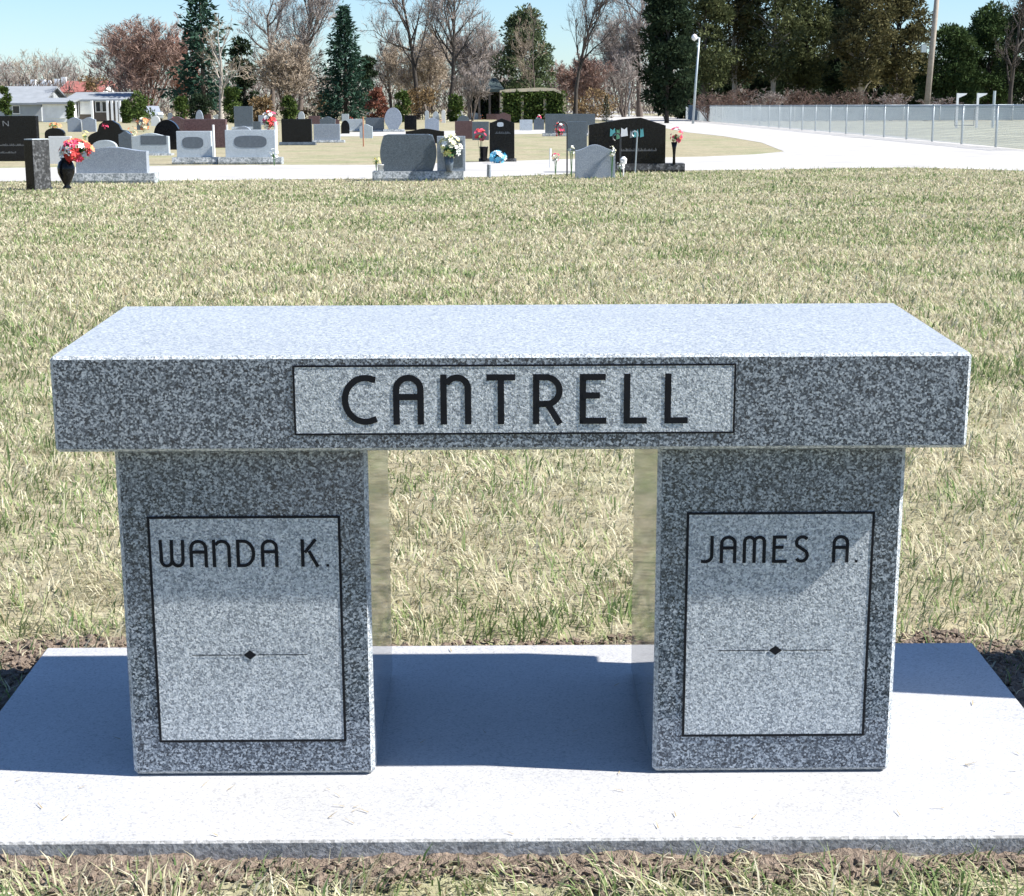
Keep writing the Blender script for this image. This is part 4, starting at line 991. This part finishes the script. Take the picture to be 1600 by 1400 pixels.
def X(px, Y): return aty(px, 165, Y).x
def Z(py, Y): return aty(800, py, Y).z - ZF
def gable(b, x0, x1, y0, y1, z0, z1, over=0.35, along='x'):
    """pitched roof with thickness; ridge along x"""
    ym = (y0 + y1) / 2; t = 0.16
    b.prism_x = None
    pr = [(y0 - over, z0), (ym, z1), (y1 + over, z0), (y1 + over, z0 - t), (ym, z1 - t), (y0 - over, z0 - t)]
    n = len(b.v); k = len(pr)
    b.v += [(x0 - over, y, z) for y, z in pr] + [(x1 + over, y, z) for y, z in pr]
    b.f += [tuple(range(n + k - 1, n - 1, -1)), tuple(range(n + k, n + 2 * k))]
    for i in range(k): j = (i + 1) % k; b.f.append((n + i, n + j, n + k + j, n + k + i))

def house(label, x0p, x1p, yeave, yridge, Y, depth, wall, roof, windows=(), doors=(), posts=(), name='house', chimneys=(), garage=()):
    x0, x1 = X(x0p, Y), X(x1p, Y); cx = (x0 + x1) / 2; ze, zr_ = Z(yeave, Y), Z(yridge, Y)
    t = thing(name, label, 'house', (cx, Y, ZF)); L, R = x0 - cx, x1 - cx
    b = MB(); ym = depth / 2
    b.box(L, R, 0, depth, -.2, ze - .02); n = len(b.v)
    for xx in (L, R): b.v += [(xx, 0.02, ze - .03), (xx, depth - .02, ze - .03), (xx, ym, zr_ - .2)]
    b.f += [(n, n + 1, n + 2), (n + 3, n + 5, n + 4)]
    b.build('wall', M[wall], t)
    b = MB(); gable(b, L, R, 0, depth, ze, zr_); r = b.build('roof', M[roof], t, recalc=True)
    for cpx, top in chimneys:
        b = MB(); c = X(cpx, Y) - cx; b.box(c - .28, c + .28, ym - .3, ym + .3, zr_ - .6, Z(top, Y)); b.build('chimney', M['siding_white'], r)
    def opening(kind, a, c, yt, yb, m, fr=.06):
        xa, xc, za, zc = X(a, Y) - cx, X(c, Y) - cx, Z(yb, Y), Z(yt, Y)
        b = MB(); b.box(xa, xc, -.03, .01, za, zc); w = b.build(kind, M[m], t)
        b = MB()
        for (u0, u1, v0, v1) in ((xa - fr, xc + fr, zc, zc + fr), (xa - fr, xc + fr, za - fr, za), (xa - fr, xa, za, zc), (xc, xc + fr, za, zc)): b.box(u0, u1, -.06, .0, v0, v1)
        b.build('frame', M['white_paint'], w); return w
    for w in windows: opening('window', *w, 'glass')
    for d in doors: opening('door', *d, 'porch_dark')
    for g_ in garage:
        w = opening('garage_door', *g_, 'siding_white')
        xa, xc = X(g_[0], Y) - cx, X(g_[1], Y) - cx
        for k in range(4):
            za = Z(g_[3], Y) + (Z(g_[2], Y) - Z(g_[3], Y)) * k / 4; zc = Z(g_[3], Y) + (Z(g_[2], Y) - Z(g_[3], Y)) * (k + .92) / 4
            b = MB(); b.box(xa + .03, xc - .03, -.05, -.03, za, zc); b.build('panel', M['siding_white'], w)
    for px_ in posts:
        c = X(px_, Y) - cx; b = MB(); b.box(c - .09, c + .09, -1.3, -1.12, -.1, ze - .1); b.build('porch_post', M['white_paint'], t)
    return t
house('light grey house with a low roof at the left edge', -70, 64, 158, 131, 146, 9, 'siding_grey', 'roof_grey', windows=[(20, 30, 163, 174), (-20, -8, 163, 174)], chimneys=[])
house('far white gabled house with several pale chimneys above the grey roof', 20, 92, 140, 128, 200, 7, 'siding_white', 'roof_grey', chimneys=[(42, 121), (57, 121), (66, 122), (80, 120), (91, 117)])
house('house with a red roof behind the white garage', 96, 156, 141, 123, 178, 9, 'siding_white', 'roof_red')
house('white garage with a panelled door left of the dark porch', 66, 106, 157, 150, 138, 6, 'siding_white', 'roof_grey', garage=[(70, 102, 161, 181)])
house('dark walled house with a white columned porch', 108, 192, 153, 141, 141, 8, 'siding_brown', 'roof_grey', windows=[(150, 157, 157, 172), (160, 168, 157, 172)], doors=[(114, 122, 157, 180)], garage=[(126, 145, 156, 175)], posts=[149, 173, 180, 187, 192])

def shelter(label, x0p, x1p, yeave, yridge, Y, depth, roofm, name='picnic_shelter'):
    x0, x1 = X(x0p, Y), X(x1p, Y); cx = (x0 + x1) / 2; ze, zr_ = Z(yeave, Y), Z(yridge, Y); L, R = x0 - cx, x1 - cx
    t = thing(name, label, 'shelter', (cx, Y, ZF)); b = MB()
    k = (R - L) * .2; b.v = [(L, 0, ze), (R, 0, ze), (R, depth, ze), (L, depth, ze), (L + k, depth / 2, zr_), (R - k, depth / 2, zr_), (L, 0, ze - .25), (R, 0, ze - .25), (R, depth, ze - .25), (L, depth, ze - .25)]
    b.f = [(0, 1, 5, 4), (1, 2, 5), (2, 3, 4, 5), (3, 0, 4), (6, 7, 1, 0), (7, 8, 2, 1), (8, 9, 3, 2), (9, 6, 0, 3), (9, 8, 7, 6)]
    b.build('roof', M[roofm], t, recalc=True)
    for xx in np.linspace(L + .35, R - .35, 4):
        for yy in (.3, depth - .3): b = MB(); b.box(xx - .1, xx + .1, yy - .1, yy + .1, -.1, ze - .2); b.build('post', M['siding_brown'], t)
    b = MB(); b.box(L + .4, R - .4, depth - .2, depth - .1, 0, ze - .26); b.build('back_wall', M['porch_dark'], t)
    return t
shelter('open shelter with a grey green hipped roof among the trees', 726, 788, 139, 121, 146, 5, 'roof_teal')
bare_tree('grey thicket tree standing in front of the hipped roof shelter', 738, 92, 134, 26, 127, 'bark', 'twig', stems=6, kids=(7, 6, 5, 4), tw=.026, r0=.08)
# hedge-covered arbour with a pale stone frame
Y_ = 118; x0, x1 = X(781, Y_), X(884, Y_); cx = (x0 + x1) / 2
t = thing('garden_arbour', 'wide pale framed arbour overgrown with dark green hedge', 'arbour', (cx, Y_, ZF))
L, R, zt = x0 - cx, x1 - cx, Z(137, Y_)
b = MB(); b.prism([(L, zt - .34), (R - .9, zt - .22), (R, zt - .62), (R, zt - .45), (R - .8, zt - .05), (cx * 0 + .5, zt), (L + .6, zt - .1), (L, zt - .2)], -.3, 1.6); b.build('roof_band', M['tan_fascia'], t, recalc=True)
for xx in (L + .12, L + 1.6, R - 1.5, R - .12): b = MB(); b.box(xx - .1, xx + .1, -.25, -.05, -.1, zt - .55); b.build('post', M['tan_fascia'], t)
b = MB(); b.box(L + .3, R - .3, 1.2, 1.4, -.1, zt - .6); b.build('back_wall', M['siding_brown'], t)
rg = np.random.default_rng(9); n = 7000
P = np.stack([rg.uniform(L + .15, R - .05, n), rg.uniform(-.45, .5, n) , rg.uniform(0, 1, n) * (zt - .30)], -1); P = P[(rg.random(n) < .5 + .5 * (np.abs(P[:, 0]) / R) ** 1.2) | (P[:, 2] > (zt - .8))]
V = cards(P, rg.normal(0, 1, P.shape), rg.uniform(.15, .3, len(P)), rg.uniform(.08, .16, len(P)), rg); V[:, 2] = np.maximum(V[:, 2], .02)
link('hedge', np_mesh('hedge', V, np.arange(len(V)), np.full(len(P), 4)), M['hedge_green'], t)

# ------------------------------------------------------------------ chain link fences, poles, goal frame, car
def fence(label, ax, ay, bx, by, h, bays, m='galv', screen=None, pitch=0.075):
    A, B = Vector((ax, ay, 0)), Vector((bx, by, 0)); d = (B - A); Lb = d.length / bays
    t = thing('chain_link_fence', label, 'fence', (ax, ay, ZF), math.atan2(d.y, d.x))
    pm = MB(); pm.tube([(0, 0, -.1), (0, 0, h + .03)], .032, 7); pm = pm.mesh('fence_post', smooth=True)
    for i in range(bays + 1): link('fence_post', pm, M[m], t, (i * Lb, 0, 0))
    rm = MB(); rm.tube([(0, 0, h), (Lb, 0, h)], .021, 6); rm = rm.mesh('top_rail', smooth=True)
    wm = MB(); k = h / math.tan(math.radians(52)); w = .0036; x = -k
    while x < Lb:
        for sgn in (1, -1):
            a0, a1 = (x, x + k) if sgn > 0 else (x + k, x)
            za, zb_ = .03, h
            # clip to the bay
            def clip(u0, z0, u1, z1):
                pts = []
                for lo, hi in ((0, Lb),):
                    if u0 == u1: return None
                    ta, tb_ = (lo - u0) / (u1 - u0), (hi - u0) / (u1 - u0)
                    t0_, t1_ = max(0, min(ta, tb_)), min(1, max(ta, tb_))
                    if t1_ <= t0_: return None
                    return (u0 + (u1 - u0) * t0_, z0 + (z1 - z0) * t0_, u0 + (u1 - u0) * t1_, z0 + (z1 - z0) * t1_)
            c = clip(a0, za, a1, zb_)
            if c: wm.tube([(c[0], .03 + .003 * sgn, c[1]), (c[2], .03 + .003 * sgn, c[3])], w, 3, cap=False)
        x += pitch
    wm = wm.mesh('wire_mesh')
    for i in range(bays):
        link('top_rail', rm, M[m], t, (i * Lb, 0, 0)); link('wire_mesh', wm, M['wire'], t, (i * Lb, 0, 0))
        if screen:
            b = MB(); b.box(0.03, Lb - .03, .06, .07, .08, h - .06); link('windscreen', b.mesh('windscreen'), M[screen], t, (i * Lb, 0, 0))
    return t
M['screen'] = mat('grey_teal_windscreen', (0.20, 0.27, 0.30), 0.8, 0.15, 1.0)
a, c = at(1618, 236), at(1072, 187)
fence('near chain link fence running away along the pale drive', a.x, a.y, c.x, c.y, 1.16, 26)
fence('far chain link fence with grey teal windscreen across the playing field', c.x + .2, 117.5, 52, 117.5, 1.15, 14, screen='screen', pitch=.15)

p = at(1086, 184)
t = thing('light_pole', 'white light pole with a round lamp head at the fence end', 'light pole', (X(1083, 108), 108, ZF)); H = Z(60, 108)
b = MB(); b.tube([(0, 0, -.2), (.15, 0, H * .5), (.32, 0, H)], [.085, .075, .06], 8); b.build('pole', M['galv'], t, smooth=True)
b = MB(); b.tube([(.32, 0, H - .05), (.05, 0, H + .06)], .04, 6); b.build('arm', M['white_paint'], t)
b = MB(); b.lathe([(.02, -.22), (.15, -.14), (.2, 0), (.15, .14), (.02, .22)], (.0, 0, H + .02), 12); b.build('lamp_head', M['white_paint'], t, smooth=True)
t = thing('utility_pole', 'tall weathered wooden utility pole leaning slightly, near the right', 'utility pole', (X(1447, 119), 119, ZF)); H = Z(-60, 119)
b = MB(); b.tube([(0, 0, -.2), (.28, 0, H * .5), (.55, 0, H)], [.22, .2, .16], 9); b.build('pole', M['wood_pole'], t, smooth=True)
b = MB(); b.box(-.55, -.2, -.15, .1, Z(84, 119), Z(72, 119)); b.tube([(-.2, 0, Z(78, 119)), (.22, 0, Z(78, 119))], .04, 5); b.build('bracket_box', M['galv'], t)
b = MB(); b.box(-.5, 1.5, -.08, .08, H - .7, H - .5); b.build('crossarm', M['wood_pole'], t)
p = at(1494, 200); Y_ = p.y; cx = p.x; sc = (p - CAM).length / F_PX
t = thing('goal_frame', 'white goal frame with two short tapering top arms behind the fence', 'goal', (cx, Y_, ZF)); H = Z(148, Y_)
for dx in (0, 30 * sc):
    b = MB(); b.box(dx - .05, dx + .05, -.05, .05, -.1, H); b.build('upright', M['white_paint'], t)
    b = MB(); b.prism([(dx + .051, H - .24), (dx + .42, H - .08), (dx + .47, H - .01), (dx + .051, H - .01)], -.045, .045); b.build('top_arm', M['white_paint'], t, recalc=True)
b = MB(); b.tube([(-.12, -.1, H - .8), (-.12, -.1, .12), (25 * sc, -.1, .12), (25 * sc, -.1, H - .8)], .025, 5); b.build('lower_bar', M['dark_metal'], t)
post('plain grey post on the playing field near the right edge', 1551, 142, 200, 4, 'galv', cat='post')

# parked silver car beyond the headstones at left
Y_ = 135; cx = X(231, Y_)
t = thing('parked_car', 'small silver car parked behind the far left headstones', 'car', (cx, Y_, ZF), -1.15)
M['car_paint'] = mat('silver_car_paint', (0.42, 0.46, 0.50), 0.25, 0.05, 2, metallic=.4)
b = MB(); b.prism([(-1.9, .28), (1.9, .28), (1.95, .6), (1.8, .82), (.95, .9), (.45, 1.28), (-.9, 1.3), (-1.5, .92), (-1.95, .85)], -.8, .8); b.build('body', M['car_paint'], t, bevel=.06, recalc=True)
for a_, c_ in ((-1.0, -.25), (-.18, .5)):
    b = MB(); b.prism([(a_ - (.25 if a_ < -.5 else 0), .93), (c_ + (.25 if c_ > 0 else 0), .93), (c_, 1.2), (a_, 1.2)], -.815, -.8); b.build('window', M['glass'], t, recalc=True)
for wx in (-1.2, 1.2):
    for wy in (-.78, .6):
        b = MB(); b.tube([(wx, wy, .31), (wx, wy + .2, .31)], .31, 14); w = b.build('wheel', M['dark_metal'], t)
        b = MB(); b.tube([(wx, wy - .01, .31), (wx, wy + .02, .31)], .18, 10); b.build('rim', M['galv'], w)
for s_ in (-.5, .5): b = MB(); b.box(1.9, 1.98, s_ - .18, s_ + .18, .6, .74); b.build('headlight', M['white_paint'], t)

# ------------------------------------------------------------------ lawn grass
def grass():
    rg = np.random.default_rng(21)
    n = 550000
    u = rg.random(n); lo, hi = 1.55, 34.0
    k = 0.55                                      # more blades in the distance than a log-uniform draw
    d = (lo ** k + u * (hi ** k - lo ** k)) ** (1 / k)
    y = d + CAM.y; x = CAM.x + rg.uniform(-1, 1, n) * (0.345 * d + 0.55)
    keep = slab_dist(x, y) > 0.004
    edge = sorted((at(a_, c_).x, at(a_, c_).y) for a_, c_ in DRIVE_EDGE)
    keep &= y < np.interp(x, [e[0] for e in edge], [e[1] for e in edge]) + rg.normal(0, .10, n) - .05
    sm = soil_mask(x, y); keep &= rg.random(n) > sm * np.where(y < SY0, 0.28, 0.72)
    gap = fbm(x * 6, y * 6); keep &= rg.random(n) < 0.45 + 1.4 * gap
    x, y, d, sm = x[keep], y[keep], d[keep], sm[keep]; n = len(x)
    z = ground_z(y) - 0.004
    scale = np.clip(d / 3.2, 1, 7.0) ** 0.85
    # tufts share a lean direction
    cl = (vnoise(x * 5.5, y * 5.5) + 0.5 * vnoise(x * 17, y * 17)) * 12.0
    ang = cl + rg.normal(0, 0.9, n)
    lean = np.clip(rg.normal(1.13, 0.34, n), 0.05, 1.45)
    L = rg.gamma(6, 0.0060, n) * np.where(d > 8, 1.1, 1.0) * (0.75 + 0.6 * vnoise(x * 3 + 40, y * 3))
    L = np.clip(L, 0.015, 0.085)
    L = np.where((y < SY0) & (y > SY0 - .08), np.minimum(L, 0.036), L)
    wd = rg.uniform(0.0018, 0.0039, n) * scale
    green = 0.6 * fbm(x * 0.75 + 11, y * 0.75 + 4) + 0.4 * fbm(x * 2.6 + 5, y * 1.9 + 8); gm = np.clip((green - 0.48) / 0.12, 0, 1)
    patch = np.clip((fbm(x * 4.0 + 3, y * 4.0) - 0.50) / 0.14, 0, 1)
    gp = 0.12 + 0.36 * gm + 0.28 * patch * (d < 9)
    def tuft(cx_, cy_, r_): return np.exp(-((x - cx_) ** 2 + (y - cy_) ** 2) / r_ ** 2)
    gp = gp + 0.9 * tuft(-0.02, 0.68, .075) + 0.5 * tuft(-0.98, 0.74, .12) + 0.5 * tuft(0.27, 0.80, .1) + .5 * tuft(1.05, .82, .12)
    isg = rg.random(n) < gp
    c0 = np.array([[0.525, 0.49, 0.345], [0.61, 0.575, 0.43], [0.47, 0.425, 0.285], [0.41, 0.415, 0.25], [0.35, 0.295, 0.195]])
    pick = rg.choice(5, n, p=[.36, .25, .16, .14, .09]); col = c0[pick]
    cg = np.array([[0.18, 0.25, 0.10], [0.26, 0.32, 0.14], [0.11, 0.18, 0.07], [0.34, 0.38, 0.20]])[rg.choice(4, n, p=[.35, .3, .15, .2])]
    col = np.where(isg[:, None], cg, col) * rg.uniform(0.82, 1.12, n)[:, None]
    lean = np.where(isg, lean * 0.7, lean); L = np.where(isg, L * 1.05, L)
    t1 = np.clip(lean * 0.55, 0, 1.5); t2 = np.clip(lean * 1.25, 0, 1.55)
    hx, hy = np.cos(ang), np.sin(ang); sx_, sy_ = -hy, hx
    tw = rg.normal(0, .5, n); sx2 = sx_ * np.cos(tw) + hx * np.sin(tw); sy2 = sy_ * np.cos(tw) + hy * np.sin(tw)
    m1 = np.stack([x + hx * np.sin(t1) * L * .5, y + hy * np.sin(t1) * L * .5, z + np.cos(t1) * L * .5], -1)
    tip = m1 + np.stack([hx * np.sin(t2) * L * .5, hy * np.sin(t2) * L * .5, np.cos(t2) * L * .5], -1)
    sd = np.stack([sx2, sy2, np.zeros(n)], -1) * wd[:, None] / 2; b0 = np.stack([x, y, z], -1)
    V = np.stack([b0 - sd, b0 + sd, m1 + sd * .85, m1 - sd * .85, tip], 1)
    inside = (slab_dist(tip[:, 0], tip[:, 1]) <= 0) & (tip[:, 2] < 0.02)
    V = V[~inside]; col = col[~inside]; n = len(V)
    i0 = np.arange(n)[:, None] * 5
    F_ = np.concatenate([i0 + np.array([[0, 1, 2, 3]]), i0 + np.array([[3, 2, 4]])], 1).ravel()
    me = np_mesh('lawn_grass', V.reshape(-1, 3), F_, np.tile([4, 3], n), np.repeat(col, 5, axis=0))
    o = link('lawn_grass', me, attr_mat('dormant_grass_blades', 0.6, 0.32)); tag(o, 'dormant straw coloured lawn with patches of green grass', 'grass', kind='stuff')
grass()

# grass clippings and straw blown onto the slab
rc = random.Random(12); b = MB()
for i in range(55):
    x, y = rc.uniform(-SX + .02, SX - .02), SY0 + .01 + (SY1 - SY0 - .02) * rc.random() ** 1.8
    if (-0.56 < x < -0.19 or 0.19 < x < 0.56) and 0.02 < y < 0.44: continue
    a_ = rc.uniform(0, math.pi); L = rc.uniform(.006, .022); w = rc.uniform(.0006, .0012); z = TILT * y + .0006
    dx, dy = math.cos(a_) * L, math.sin(a_) * L; ux, uy = -math.sin(a_) * w, math.cos(a_) * w
    b.quad((x - ux, y - uy, z), (x + ux, y + uy, z), (x + dx + ux * .4, y + dy + uy * .4, z + .0015 + TILT * dy), (x + dx - ux * .4, y + dy - uy * .4, z + .0015 + TILT * dy))
M['clipping'] = mat('dry_grass_clipping', (0.34, 0.27, 0.15), 0.9, 0.4, 60)
tag(b.build('grass_clippings', M['clipping']), 'scattered dry grass clippings lying on the pale slab', 'clippings', kind='stuff')
